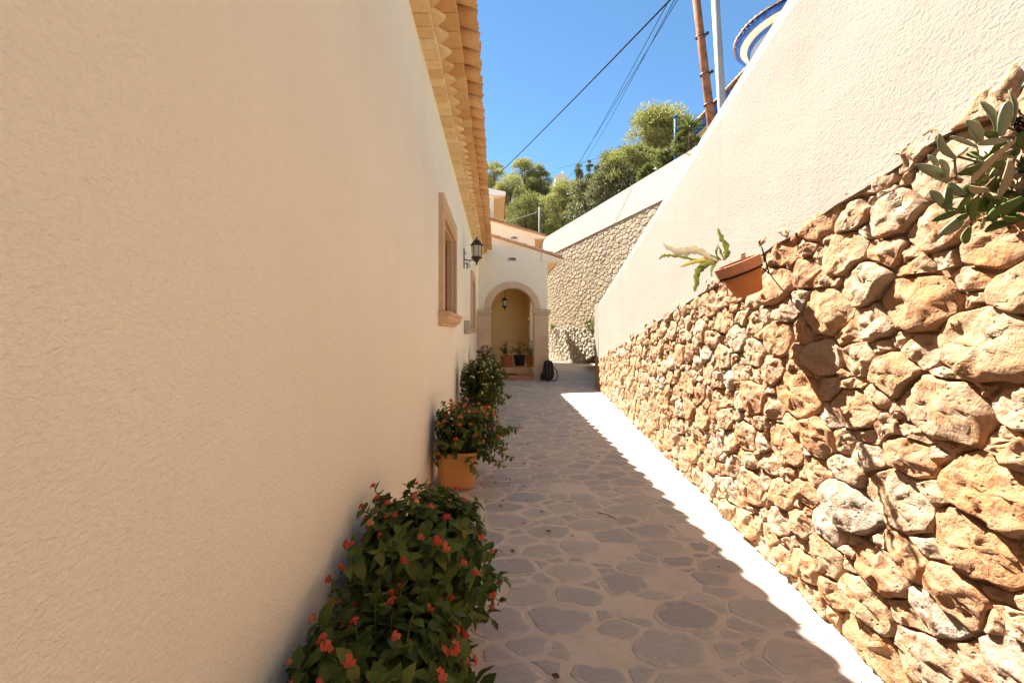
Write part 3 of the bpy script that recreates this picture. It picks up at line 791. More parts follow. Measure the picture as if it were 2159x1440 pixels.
for i in range(NV):
    a0, a1 = math.pi * i / NV + 0.006, math.pi * (i + 1) / NV - 0.006; q = 5; v = []; f = []
    for yy, g in ((PY - 0.045, 0), (PY + 0.10, 0)):
        for rad in (ri - 0.012, ro_):
            for j in range(q): 
                a = a0 + (a1 - a0) * j / (q - 1); v.append((acx + rad * math.cos(a), yy, asz + rad * math.sin(a)))
    for j in range(q - 1):
        f += [(j, j + 1, q + j + 1, q + j), (2 * q + j + 1, 2 * q + j, 3 * q + j, 3 * q + j + 1), (j + 1, j, 2 * q + j, 2 * q + j + 1), (q + j, q + j + 1, 3 * q + j + 1, 3 * q + j)]
    f += [(0, q, 3 * q, 2 * q), (q - 1, 3 * q - 1, 4 * q - 1, 2 * q - 1)]
    add('arch_stone', v, f, M['arch'], porch)
for xa, xb, ca, cb in ((LX + 0.001, acx - ri + 0.012, LX + 0.001, acx - ri + 0.055), (acx + ri - 0.012, xr + 0.035, acx + ri - 0.06, xr + 0.10)):
    zz = [0.0, 0.62, 1.28, 1.965]
    for z0, z1 in zip(zz, zz[1:]):
        add('pier_stone', *bevbox(xa, xb, PY - 0.045, PY + 0.44 - 0.36, z0 + 0.002, z1 - 0.002, 0.006), M['arch'], porch)
    m = MB(); m.put(*bevbox(ca, cb, PY - 0.11, PY + 0.09, 2.045, 2.125, 0.012)); m.put(*bevbox(ca + (0 if ca < 0 else 0.025), cb - 0.025, PY - 0.085, PY + 0.088, 1.967, 2.044, 0.02))
    m.out('impost', M['arch'], porch)
add('impost', *bevbox(xr - 0.44, xr - 0.30, sy1 - 0.06, sy1 + 0.3, 1.86, 1.96, 0.012), M['inner'], porch)
add('step', *bevbox(acx - ri - 0.02, acx + ri - 0.02, PY - 0.16, PY + 0.55, 0.0, 0.115, 0.014), M['rimclay'], porch)
add('step', *bevbox(acx - ri, acx + ri - 0.02, PY + 0.552, PB, 0.0, 0.30, 0.012), M['frame'], porch)
add('doormat', *bevbox(-0.1, 0.62, PY + 0.2, PY + 0.53, 0.117, 0.130, 0.004), M['bag'], porch)
def eave_block(parent, x_w, x_e, y0, y1, zt0, zt1, zb, mcap):
    """boxed verge end, then the stepped brick eave running back"""
    add('eave_end', *prism([(x_w - 0.17, zb - 0.012), (x_e, zb), (x_e + 0.005, zt1), (x_w - 0.17, zt0)], y0 - 0.05, y0 + 0.16), mcap, parent)
    m = MB()
    m.box(x_w + 0.002, x_w + 0.14, y0 + 0.161, y1, zb - 0.02, zb + 0.04); m.box(x_w + 0.002, x_w + 0.29, y0 + 0.161, y1, zb + 0.042, zb + 0.085)
    m.put(*prism([(x_w + 0.002, zb + 0.087), (x_e - 0.06, zb + 0.06), (x_e - 0.06, zb + 0.09), (x_w + 0.002, zb + 0.20)], y0 + 0.161, y1))
    m.out('cornice', M['brick'], parent)
    w = int((y1 - y0) / 0.231)
    for i in range(w):
        place('channel_tile', ct, (x_e + 0.01 + jit(0.012), y0 + 0.25 + 0.231 * i, zb + 0.075 + jit(0.003)), parent, rot=(jit(0.03), R(17), jit(0.02)))
def gable_roof(parent, x0, x1, y0, y1, zf):
    m = tile_field(y0 - 0.04, y1, 0.231, x1, zf(x1) + 0.035, x0, 0.308, 10)
    m.put([(x0, y0 - 0.03, zf(x0) + 0.005), (x1, y0 - 0.03, zf(x1) + 0.005), (x1, y1, zf(x1) + 0.005), (x0, y1, zf(x0) + 0.005)], [(0, 1, 2, 3)])
    m.put([(x0, y0 - 0.03, zf(x0) + 0.005), (x1, y0 - 0.03, zf(x1) + 0.005), (x1, y0 - 0.03, zf(x1) + 0.045), (x0, y0 - 0.03, zf(x0) + 0.045)], [(0, 1, 2, 3)])
    tag(m.out('roof', M['rtile'], parent), kind='stuff')
    n = int((x1 - x0) / 0.34); rr = random.Random(int(y0 * 10))
    for i in range(n):                       # verge tiles seen edge on
        xa, xb = x0 + i * (x1 - x0) / n, x0 + (i + 1.05) * (x1 - x0) / n
        d = rr.uniform(-0.006, 0.008)
        add('verge_tile', *prism([(xa, zf(xa) + 0.012 + d), (xb, zf(xb) + 0.002 + d), (xb, zf(xb) + 0.030 + d), (xa, zf(xa) + 0.042 + d)], y0 - 0.10 - rr.uniform(0, 0.02), y0 + 0.14), M['tile'], parent)
def numerals(txt, loc, size, parent):
    cu = bpy.data.curves.new('house_number', 'FONT'); cu.body = txt; cu.size = size; cu.extrude = 0.012; cu.align_x = 'CENTER'; cu.align_y = 'CENTER'; cu.offset = size * 0.012
    ob = bpy.data.objects.new('house_number', cu); COL.objects.link(ob)
    dg = bpy.context.evaluated_depsgraph_get(); me = bpy.data.meshes.new_from_object(ob.evaluated_get(dg))
    bpy.data.objects.remove(ob); me.materials.clear(); me.materials.append(M['num']); me.name = 'house_number'
    return place('house_number', me, loc, parent, rot=(R(90), 0, 0))
gable_roof(porch, LX - 0.1, 1.99, PY, 16.45, rl)
eave_block(porch, xr, 1.985, PY, 16.45, rl(1.37) - 0.005, 3.66, 3.60, M['porch'])
numerals('1990', ((1079.0 - VX) * PY / F, PY - 0.013, EYE + (VY - 547.5) * PY / F), 0.125, porch)

AY = 16.5
annex = thing('gabled_annex', (0.4, AY, 0), 'taller cream gabled block with small numerals, rising behind the porch roof', 'house')
al = lambda x: 5.95 - 0.285 * (x + 0.155)
m = MB(); m.put(*prism([(LX - 3.0, -0.2), (1.545, -0.2), (1.545, al(1.545)), (LX - 3.0, al(LX - 3.0))], AY, 24)); m.out('wall', M['porch'], annex)
gable_roof(annex, LX - 3.0, 2.0, AY, 24, al)
eave_block(annex, 1.545, 1.995, AY, 24, al(1.37) - 0.005, 5.33, 5.265, M['porch'])
numerals('1990', ((1083.5 - VX) * AY / F, AY - 0.013, EYE + (VY - 502.5) * AY / F), 0.135, annex)

UY = 18.0
upper = thing('upper_storey', (-2.0, UY, 0), 'highest cream storey with a white-edged eave, just past the villa roof edge', 'house')
m = MB(); m.put(*prism([(-5.0, 4.6), (-0.15, 4.6), (-0.15, 7.62), (-5.0, 8.9)], UY, 23.5)); m.out('wall', M['porch'], upper)
add('eave_end', *prism([(-0.42, 7.52), (0.37, 7.52), (0.385, 7.68), (-0.42, 7.84)], UY - 0.08, UY + 0.12), M['white'], upper)
m = MB(); m.box(-0.148, 0.06, UY + 0.121, 23.5, 7.44, 7.50); m.box(-0.148, 0.25, UY + 0.122, 23.5, 7.502, 7.56); m.box(-0.148, 0.35, UY + 0.123, 23.5, 7.562, 7.62); m.out('cornice', M['brick'], upper)
m = tile_field(UY, 23.5, 0.231, 0.40, 7.63, -5.1, 0.26, 8); m.put([(0.38, UY - 0.06, 7.66), (-5.1, UY - 0.06, 9.05), (-5.1, 23.5, 9.05), (0.38, 23.5, 7.66)], [(0, 1, 2, 3)])
tag(m.out('roof', M['rtile'], upper), kind='stuff')

# ------------------------------------------------------------------ lanterns, box
def lantern_body(t, c, s):
    """hexagonal lantern; c = bottom of the cage, s = scale"""
    c = Vector(c); 
    def hexr(z0, r0, z1, r1): return lathevf([(r0 * s, z0 * s), (r1 * s, z1 * s)], 6, c)
    m = MB()
    m.put(*lathevf([(0.0, -0.17 * s), (0.022 * s, -0.15 * s), (0.012 * s, -0.13 * s), (0.035 * s, -0.10 * s), (0.060 * s, -0.06 * s), (0.105 * s, -0.035 * s), (0.118 * s, -0.02 * s), (0.095 * s, 0.0)], 6, c))
    m.out('base_cup', M['iron'], t)
    m = MB()
    for k_ in range(6):
        a = math.pi / 3 * k_; d = Vector((math.cos(a), math.sin(a), 0))
        m.put(*tubevf([c + d * 0.090 * s, c + d * 0.102 * s + Vector((0, 0, 0.22 * s))], 0.008 * s, 4))
    m.out('cage', M['iron'], t)
    add('lamp_glass', *lathevf([(0.078 * s, 0.002 * s), (0.092 * s, 0.218 * s)], 6, c), M['lampglass'], t)
    m = MB()
    m.put(*lathevf([(0.100 * s, 0.220 * s), (0.128 * s, 0.222 * s), (0.122 * s, 0.242 * s), (0.095 * s, 0.275 * s), (0.070 * s, 0.315 * s), (0.040 * s, 0.340 * s), (0.016 * s, 0.348 * s), (0.010 * s, 0.362 * s), (0.020 * s, 0.378 * s), (0.012 * s, 0.394 * s), (0.0, 0.400 * s)], 6, c))
    m.out('cap', M['iron'], t)
lc = (-0.375, 7.41, 2.83)
t = thing('wall_lantern', lc, 'black iron lantern on a scrolled bracket fixed to the house wall under the eaves', 'lantern')
lantern_body(t, lc, 0.92)
m = MB(); m.put(*bevbox(LX + 0.001, LX + 0.018, 7.38, 7.44, 2.62, 2.98, 0.004))
m.put(*tubevf([(LX + 0.015, 7.41, 2.78), (-0.50, 7.41, 2.765), (-0.375, 7.41, 2.765)], 0.010, 6)); m.put(*tubevf([(-0.375, 7.41, 2.76), (-0.375, 7.41, 2.70)], 0.014, 6))
sc_ = [(LX + 0.02 + 0.10 * a / 10 + 0.022 * math.cos(a * 0.9), 7.41, 2.68 + 0.07 * a / 10 + 0.022 * math.sin(a * 0.9)) for a in range(11)]
m.put(*tubevf(sc_, 0.006, 5)); m.put(*tubevf([(LX + 0.10 + 0.024 * math.cos(a), 7.41, 2.655 + 0.024 * math.sin(a)) for a in np.linspace(0, 5.6, 12)], 0.006, 5))
m.put(*tubevf([(LX + 0.06, 7.41, 2.76), (LX + 0.065, 7.41, 2.66), (LX + 0.055, 7.41, 2.60)], 0.009, 5)); m.put(*tubevf([(LX + 0.02, 7.41, 2.92), (LX + 0.05, 7.41, 2.90), (LX + 0.035, 7.41, 2.87)], 0.006, 5))
m.out('bracket', M['iron'], t)
lc = ((1064 - VX) * 13.2 / F, 13.2, 2.30)
t = thing('hanging_lantern', lc, 'small black lantern hanging inside the porch arch', 'lantern')
lantern_body(t, lc, 0.80)
add('hanging_rod', *tubevf([(lc[0], 13.2, 2.61), (lc[0], 13.2, 3.30)], 0.005, 6), M['iron'], t)
t = thing('meter_box', (LX + 0.055, 7.55, 1.41), 'small grey box mounted on the house wall between the two windows', 'utility box')
add('box_body', *bevbox(LX + 0.001, LX + 0.112, 7.45, 7.68, 1.41, 1.665, 0.008), M['grey'], t)
add('box_door', *bevbox(LX + 0.113, LX + 0.121, 7.47, 7.66, 1.43, 1.645, 0.003), M['grey'], t)
add('lock', *bevbox(LX + 0.122, LX + 0.130, 7.62, 7.64, 1.53, 1.56, 0.003), M['iron'], t)

# ------------------------------------------------------------------ leaves and flowers for the pots
def leaf_mesh(name, mat, L_=1.0, W=0.62, fold=0.22, curl=0.25, serr=0.06, n=7):
    v = [(0, 0, 0)]; f = []
    pr = []
    for i in range(1, n):
        t = i / n; w = W * 0.5 * (math.sin(math.pi * t ** 0.72)) ** 0.85
        w *= 1 + serr * (1 if i % 2 else -1); y = L_ * t; z = -curl * t * t
        pr.append(len(v)); v += [(-w, y - 0.02, z + fold * w + 0.02 * math.sin(i * 2.1)), (0, y, z), (w, y - 0.02, z + fold * w + 0.02 * math.cos(i * 1.7))]
    v.append((0, L_, -curl)); last = len(v) - 1
    a = pr[0]; f += [(0, a + 1, a), (0, a + 2, a + 1)]
    for a, b in zip(pr, pr[1:]): f += [(a, a + 1, b + 1, b), (a + 1, a + 2, b + 2, b + 1)]
    a = pr[-1]; f += [(a, a + 1, last), (a + 1, a + 2, last)]
    return v, f
LEAFV = [leaf_mesh('leaf', None, 1, w, fo, cu, 0.05) for w, fo, cu in ((0.66, 0.25, 0.28), (0.60, 0.38, 0.12), (0.72, 0.18, 0.42), (0.58, 0.3, -0.08))]
LEAFM = [mk('leaf', v, f, M['lantleaf'], True) for v, f in LEAFV]
def flower_mesh(mat, seed, petals=9):
    rr = random.Random(seed); m = MB()
    for i in range(petals):
        ph = rr.uniform(0, 6.28); th = math.sqrt(i / petals) * 1.15
        d = Vector((math.sin(th) * math.cos(ph + i * 2.4), math.sin(th) * math.sin(ph + i * 2.4), math.cos(th)))
        a = d.orthogonal().normalized(); b = d.cross(a); c = d * 0.42; s_ = rr.uniform(0.20, 0.28); v = [c]
        for q in range(8):
            w = q * math.pi / 4; r_ = s_ * (1.0 if q % 2 == 0 else 0.62); v.append(c + (a * math.cos(w) + b * math.sin(w)) * r_ + d * (0.06 if q % 2 == 0 else 0.0))
        m.put(v, [(0, 1 + q, 1 + (q + 1) % 8) for q in range(8)])
    m.put(*lathevf([(0.0, -0.15), (0.07, 0.0), (0.22, 0.30), (0.0, 0.36)], 6))
    return mk('flower', m.v, m.f, mat, False)
FLO = {k_: [flower_mesh(M[k_], 11 + i) for i in range(2)] for k_ in ('fred', 'forange', 'fwhite', 'fyellow')}
def basis(d, up):
    d = Vector(d).normalized(); up = Vector(up); x = d.cross(up)
    if x.length < 1e-3: x = d.orthogonal()
    x.normalize(); z = x.cross(d)
    return Matrix((x, d, z)).transposed().to_4x4()
def square_pot(t, cx, cy, half, hgt, mat):
    prof = [(0.78, 0.0), (0.84, 0.10), (0.93, 0.45), (0.985, 0.80), (1.0, 0.90), (1.06, 0.905), (1.06, 1.0), (0.97, 1.0), (0.95, 0.90)]
    n = 32; v = []; f = []
    for s_, z in prof:
        for k_ in range(n):
            w = 2 * math.pi * k_ / n; c_, s2 = math.cos(w), math.sin(w)
            e = 5.0; r_ = (abs(c_) ** e + abs(s2) ** e) ** (-1 / e)
            v.append((cx + half * s_ * r_ * c_, cy + half * s_ * r_ * s2, 0.008 + hgt * z))
    for i in range(len(prof) - 1):
        for k_ in range(n): f.append((i * n + k_, i * n + (k_ + 1) % n, (i + 1) * n + (k_ + 1) % n, (i + 1) * n + k_))
    f.append(tuple(range(n))[::-1])
    add('pot', v, f, mat, t, True)
    n2 = 16; v = [(cx, cy, hgt * 0.93)]
    for k_ in range(n2):
        w = 2 * math.pi * k_ / n2; r_ = (abs(math.cos(w)) ** 5 + abs(math.sin(w)) ** 5) ** -0.2; v.append((cx + half * 0.953 * r_ * math.cos(w), cy + half * 0.953 * r_ * math.sin(w), hgt * 0.90))
    add('soil', v, [(0, 1 + k_, 1 + (k_ + 1) % n2) for k_ in range(n2)], M['soil'], t)
def lantana(name, label, cx, cy, half, hgt, top, spread, nst, size, flowers, fl_amt, seed, nmax=300, group=None, cat='potted plant', xmin=LX + 0.035, dens=5, fsize=0.024, strays=()):
    rr = random.Random(seed)
    t = thing(name, (cx, cy, 0), label, cat, group)
    square_pot(t, cx, cy, half, hgt, M['pot'])
    stems = MB(); leaves = []; fl = []
    sx, sy, sxo = spread
    tips = []
    for i in range(nst):
        a = i * 2.39996 + rr.uniform(-0.3, 0.3); u = math.sqrt((i + 0.5) / nst)
        x = cx + sxo + sx * u * math.cos(a); y = cy + sy * u * math.sin(a)
        z = hgt * 0.75 + (top - hgt * 0.75) * (1 - u ** 3.2 * rr.uniform(0.5, 1.0)) * rr.uniform(0.80, 1.10)
        if u > 0.8 and rr.random() < 0.5: z = min(z, hgt * rr.uniform(0.55, 1.1))
        tips.append(Vector((max(x, xmin + 0.02), y, z)))
    tips += [Vector(s_) for s_ in strays]
    for tip in tips:
        b = Vector((cx + (tip.x - cx) * 0.25, cy + (tip.y - cy) * 0.25, hgt * 0.9))
        mid = (b + tip) / 2 + Vector((rr.uniform(-.03, .03), rr.uniform(-.03, .03), 0.10 + max(0, tip.z - b.z) * 0.15))
        pts = [b * (1 - q) ** 2 + mid * 2 * q * (1 - q) + tip * q * q for q in (0, .2, .4, .6, .8, 1)]
        stems.put(*tubevf(pts, [0.005, 0.0045, 0.004, 0.0035, 0.003, 0.002], 4, False), rr.random())
        ln = (tip - b).length; nl = max(3, int(dens * ln / 0.22))
        ang = rr.uniform(0, 3.14)
        for j in range(nl):
            q = 0.25 + 0.75 * (j + 0.6) / nl; p = b * (1 - q) ** 2 + mid * 2 * q * (1 - q) + tip * q * q
            ax = ((mid - b) * (1 - q) + (tip - mid) * q).normalized(); o1 = ax.orthogonal().normalized(); o2 = ax.cross(o1)
            ang += 1.57
            for sgn in (1, -1):
                w = ang + (0 if sgn > 0 else math.pi) + rr.uniform(-.3, .3)
                d = (o1 * math.cos(w) + o2 * math.sin(w)) * 0.9 + ax * 0.35 + Vector((0, 0, -0.05 - 0.3 * rr.random()))
                s_ = size * rr.uniform(0.6, 1.15) * (0.75 if q > 0.92 else 1)
                e = p + d.normalized() * s_
                if e.x < xmin: continue
                leaves.append((p, d, Vector((rr.uniform(-.4, .4), rr.uniform(-.4, .4), 1)) + ax * 0.3, s_, rr.randrange(4), rr.random()))
        if rr.random() < fl_amt or tip in [Vector(s_) for s_ in strays]:
            fl.append((tip + Vector((0, 0, 0.012)), (tip - mid).normalized() + Vector((rr.uniform(-.4, .4), rr.uniform(-.5, .1), 0.5))))
        if rr.random() < fl_amt * 0.5:
            q = rr.uniform(.7, .9); p = b * (1 - q) ** 2 + mid * 2 * q * (1 - q) + tip * q * q
            fl.append((p + Vector((rr.uniform(-.03, .03), rr.uniform(-.04, 0), 0.03)), Vector((rr.uniform(-.4, .4), -0.5, 0.8))))
    tag(stems.out('stems', M['stem'], t), kind='stuff')
    cen = Vector((cx, cy, hgt)); cp = Vector((0, 0, EYE))
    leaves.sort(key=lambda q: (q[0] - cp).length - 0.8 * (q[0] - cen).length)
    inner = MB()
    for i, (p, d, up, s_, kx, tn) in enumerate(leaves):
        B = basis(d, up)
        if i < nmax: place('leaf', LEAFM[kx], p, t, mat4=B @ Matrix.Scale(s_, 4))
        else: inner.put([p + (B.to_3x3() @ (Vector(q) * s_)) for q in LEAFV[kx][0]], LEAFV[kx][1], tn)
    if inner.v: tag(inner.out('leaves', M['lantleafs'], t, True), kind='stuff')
    for p, d in fl:
        kind = rr.choices([q[0] for q in flowers], [q[1] for q in flowers])[0]
        place('flower', rr.choice(FLO[kind]), (max(p.x, xmin + 0.02), p.y, p.z), t, mat4=basis(Vector((1, 0, 0)).cross(d), d) @ Matrix.Scale(fsize * rr.uniform(0.75, 1.25), 4))
    return t
G = 'flower pots lined up along the house wall'
lantana('potted_lantana', 'red-flowered lantana bush nearest the camera, spilling over its hidden pot', -0.30, 1.12, 0.16, 0.30, 0.58, (0.34, 0.54, -0.03), 150, 0.066, [('fred', 5), ('forange', 1)], 0.5, 31, group=G, dens=5.5, fsize=0.033, strays=((-.56, .98, .50), (-.55, .86, .42), (-.57, 1.10, .54), (-.48, .95, .52), (-.55, 1.22, .57), (-.56, 1.36, .60), (-.52, 1.05, .45), (-.55, .92, .36), (-.50, .78, .34), (-.42, .80, .44)))
lantana('potted_lantana', 'tallest coral-flowered lantana bush, second from the camera against the wall', -0.30, 1.76, 0.17, 0.31, 0.70, (0.38, 0.48, -0.03), 140, 0.066, [('fred', 5), ('forange', 1)], 0.5, 32, group=G, dens=5.5, fsize=0.033, strays=((-.56, 1.52, .64), (-.56, 1.68, .71), (-.55, 1.45, .60), (-.56, 1.84, .73), (-.50, 1.60, .68), (-.54, 1.40, .50)))
lantana('potted_lantana', 'orange-flowered lantana in the square ochre pot that stands fully in view', -0.375, 3.83, 0.19, 0.345, 0.74, (0.50, 0.38, 0.04), 130, 0.062, [('forange', 4), ('fred', 2)], 0.5, 33, group=G, fsize=0.036, strays=((0.20, 3.70, 0.56),))
lantana('potted_daisies', 'bushy potted plant with small cream and yellow flowers behind the square ochre pot', -0.34, 6.2, 0.19, 0.34, 1.0, (0.42, 0.38, 0.06), 95, 0.080, [('fwhite', 3), ('fyellow', 2)], 0.85, 34, nmax=220, group=G, fsize=0.036)
lantana('potted_lantana', 'dark leafy plant in an ochre pot half hidden by the cream-flowered one', -0.22, 7.35, 0.20, 0.34, 0.95, (0.40, 0.36, 0.08), 46, 0.08, [('forange', 3), ('fyellow', 1)], 0.25, 35, nmax=160, group=G, fsize=0.03)
lantana('potted_lantana', 'farthest leafy pot along the house wall, with one yellow bloom on top', -0.30, 8.9, 0.20, 0.34, 1.10, (0.34, 0.34, 0.06), 40, 0.085, [('fyellow', 2), ('fwhite', 1)], 0.25, 36, nmax=120, group=G, fsize=0.035)
# pots inside the porch
def round_pot(t, c, r_, h, mat, rim=None):
    add('pot', *lathevf([(r_ * 0.68, 0), (r_ * 0.92, h * 0.78), (r_, h * 0.79), (r_ * 1.02, h), (r_ * 0.9, h), (r_ * 0.88, h * 0.85)], 18, c), mat, t, False)
    add('soil', *lathevf([(r_ * 0.875, h * 0.86), (0.0, h * 0.88)], 12, c), M['soil'], t)
def simple_plant(name, label, c, r_, h, mat, ph, spread, nl, size, seed, group):
    rr = random.Random(seed); t = thing(name, c, label, 'potted plant', group); round_pot(t, c, r_, h, mat)
    b = Vector(c) + Vector((0, 0, h * 0.87)); stems = MB(); n_ = 0
    for i in range(nl // 6):
        a = rr.uniform(0, 6.28); u = math.sqrt(rr.random()); tip = b + Vector((spread * u * math.cos(a), spread * u * math.sin(a), ph * (1 - 0.6 * u * u) * rr.uniform(0.7, 1.05)))
        mid = (b + tip) / 2 + Vector((0, 0, ph * 0.15)); stems.put(*tubevf([b, mid, tip], 0.004, 4, False), 0.5)
        for j in range(6):
            q = 0.3 + 0.7 * j / 5; p = b.lerp(tip, q) + Vector((0, 0, ph * 0.3 * q * (1 - q))); w = rr.uniform(0, 6.28)
            place('leaf', LEAFM[rr.randrange(4)], p, t, mat4=basis((math.cos(w), math.sin(w), rr.uniform(-.5, .3)), (0, 0, 1)) @ Matrix.Scale(size * rr.uniform(.6, 1.1), 4))
    tag(stems.out('stems', M['stem'], t), kind='stuff')
GP = 'pots inside the porch'
simple_plant('potted_plant', 'leafy plant in the left terracotta pot under the porch arch', ((1068 - VX) * 13.4 / F, 13.4, 0.302), 0.21, 0.36, M['terra'], 0.55, 0.28, 90, 0.10, 51, GP)
simple_plant('potted_plant', 'plant in a dark pot between two terracotta pots under the arch', ((1096 - VX) * 13.75 / F, 13.75, 0.302), 0.22, 0.36, M['darkpot'], 0.60, 0.28, 90, 0.10, 52, GP)
simple_plant('potted_plant', 'tall plant in the terracotta pot against the right pier under the arch', ((1120 - VX) * 13.35 / F, 13.35, 0.302), 0.19, 0.36, M['terra'], 0.62, 0.22, 90, 0.10, 53, GP)

# ------------------------------------------------------------------ backpack by the pier
bc = Vector(((1156 - VX) * 11.95 / F, 11.95, 0.006))
t = thing('backpack', bc, 'black backpack with brown straps leaning by the right pier of the porch', 'backpack')
def softbox(c, sx, sy, sz, e=3.2, n=18, mrows=9, taper=0.8, wob=0.015):
    v = []; f = []
    for j in range(mrows + 1):
        ph = -math.pi / 2 + math.pi * j / mrows; cz = abs(math.cos(ph)) ** (2 / e); zz = math.copysign(abs(math.sin(ph)) ** (2 / e), ph)
        tp = 1 - (1 - taper) * (zz + 1) / 2
        for k_ in range(n):
            w = 2 * math.pi * k_ / n; x = math.copysign(abs(math.cos(w)) ** (2 / e), math.cos(w)) * sx * cz * tp; y = math.copysign(abs(math.sin(w)) ** (2 / e), math.sin(w)) * sy * cz * tp
            q = Vector((x, y, zz * sz)); q += Vector((1, 1, 0.5)) * wob * noise.noise(q * 9 + Vector(c)); v.append(tuple(Vector(c) + q))
    for j in range(mrows):
        for k_ in range(n): f.append((j * n + k_, j * n + (k_ + 1) % n, (j + 1) * n + (k_ + 1) % n, (j + 1) * n + k_))
    return v, f
add('body', *softbox(bc + Vector((0, 0, 0.29)), 0.18, 0.13, 0.285), M['bag'], t, True)
add('top_flap', *softbox(bc + Vector((0.0, 0, 0.545)), 0.145, 0.12, 0.055, 2.6), M['bag'], t, True)
add('front_pocket', *softbox(bc + Vector((-0.02, -0.13, 0.17)), 0.13, 0.055, 0.15), M['bag'], t, True)
for s_ in (-0.05, 0.035):
    add('strap', *tubevf([bc + Vector((s_, -0.10, 0.56)), bc + Vector((s_ - 0.01, -0.155, 0.46)), bc + Vector((s_, -0.175, 0.28)), bc + Vector((s_ + 0.01, -0.165, 0.10)), bc + Vector((s_ + 0.02, -0.12, 0.03))], 0.020, 6), M['strap'], t, True)
add('side_strap', *tubevf([bc + Vector((0.16, -0.04, 0.42)), bc + Vector((0.235, -0.07, 0.30)), bc + Vector((0.26, -0.09, 0.14)), bc + Vector((0.22, -0.11, 0.025)), bc + Vector((0.12, -0.12, 0.015))], 0.016, 6), M['olivecloth'], t, True)
add('side_pocket', *softbox(bc + Vector((-0.19, -0.02, 0.12)), 0.055, 0.08, 0.11), M['bag'], t, True)
add('handle', *tubevf([bc + Vector((-0.04, 0, 0.58)), bc + Vector((-0.03, 0, 0.635)), bc + Vector((0.01, 0, 0.64)), bc + Vector((0.03, 0, 0.585))], 0.010, 6), M['bag'], t, True)

# ------------------------------------------------------------------ hanging terracotta pot with strap-leaved plant
HD = 2.41
hp0 = at(1580, 619, HD); hp1 = at(1552, 553, HD)
ax = (hp1 - hp0).normalized(); hlen = (hp1 - hp0).length
t = thing('hanging_flowerpot', hp0, 'tilted terracotta pot hung by wire on the rubble wall, with strap-leaved plant', 'flower pot')
AX = basis(Vector((0, 1, 0)), ax).to_3x3()
AXm = Matrix((ax.cross(Vector((0, 1, 0))).normalized() * -1, Vector((0, 1, 0)) - ax * ax.y, ax)).transposed()
rt = 0.124
add('pot', *lathevf([(rt * 0.58, 0), (rt * 0.90, hlen * 0.70), (rt * 0.86, hlen * 0.72)], 26, hp0, AXm), M['terra'], t, True)
add('rim', *lathevf([(rt * 0.88, hlen * 0.702), (rt * 0.985, hlen * 0.705), (rt * 1.02, hlen * 0.99), (rt * 1.0, hlen), (rt * 0.90, hlen), (rt * 0.86, hlen * 0.80)], 26, hp0, AXm), M['rimclay'], t, False)
add('soil', *lathevf([(rt * 0.88, hlen * 0.86), (0, hlen * 0.89)], 16, hp0, AXm), M['soil'], t)
ring = [hp0 + AXm @ Vector((rt * 0.93 * math.cos(w), rt * 0.93 * math.sin(w), hlen * 0.66)) for w in np.linspace(0, 2 * math.pi, 25)]
m = MB(); m.put(*tubevf(ring, 0.0045, 5, False))
rb = hp0 + AXm @ Vector((rt * 0.93, 0, hlen * 0.66))
wa = at(1622, 577, 2.50); wb = at(1606, 521, 2.50); wc_ = at(1632, 582, 2.50)
m.put(*tubevf([rb, wa], 0.004, 5)); m.put(*tubevf([wa, wb, at(1612, 553, 2.46)], 0.0035, 5)); m.put(*tubevf([wb, wa, wc_ + Vector((0.02, 0, -0.03))], 0.004, 5))
m.out('wire_holder', M['wire'], t)
def strap_leaf(name, pts, w, mat, t, d0, wave=0.25, seed=1, dd=0.0):
    """wavy-edged flat leaf along pixel-measured points, given real depth"""
    rr = random.Random(seed); P3 = []
    n = len(pts)
    for i, (px, py) in enumerate(pts): P3.append(at(px, py, d0 + dd * i / max(1, n - 1)))
    # smooth resample
    Q = []
    for i in range(n - 1):
        for q in range(6):
            u = q / 6; a = P3[max(0, i - 1)]; b = P3[i]; c = P3[i + 1]; e = P3[min(n - 1, i + 2)]
            Q.append(0.5 * ((2 * b) + (c - a) * u + (2 * a - 5 * b + 4 * c - e) * u * u + (-a + 3 * b - 3 * c + e) * u ** 3))
    Q.append(P3[-1]); v = []; f = []; N_ = len(Q)
    for i, p in enumerate(Q):
        tg = (Q[min(i + 1, N_ - 1)] - Q[max(i - 1, 0)]).normalized(); sd = tg.cross(Vector((0.25, -1, 0.3))).normalized(); nn = sd.cross(tg)
        u = i / (N_ - 1); ww = w / 2 * min(1, 0.18 + 2.6 * u) * (max(0.02, 1 - u ** 4)) ** 0.7
        w1 = ww * (1 + wave * math.sin(i * 1.9 + seed)); w2 = ww * (1 + wave * math.sin(i * 1.9 + seed + 2))
        cv = ww * 0.35
        v += [tuple(p - sd * w1 + nn * (cv + 0.25 * ww * math.sin(i * 1.3 + seed))), tuple(p - sd * w1 * 0.5 + nn * cv * 0.3), tuple(p), tuple(p + sd * w2 * 0.5 + nn * cv * 0.3), tuple(p + sd * w2 + nn * (cv + 0.25 * ww * math.sin(i * 1.1)))]
    for i in range(N_ - 1):
        for k_ in range(4): f.append((i * 5 + k_, i * 5 + k_ + 1, (i + 1) * 5 + k_ + 1, (i + 1) * 5 + k_))
    return add(name, v, f, mat, t, True)
E = lambda *q: [(1380 + a / 7.2, 460 + b / 7.2) for a, b in q]
pxm = HD / F * 0.78
strap_leaf('leaf', E((960, 660), (800, 580), (620, 500), (430, 520), (270, 500), (120, 385)), 24 * pxm, M['epipale'], t, HD, 0.22, 1, -0.06)
strap_leaf('leaf', E((1040, 640), (1080, 560), (1070, 430), (1000, 300), (960, 150)), 21 * pxm, M['epi'], t, HD, 0.2, 2, 0.05)
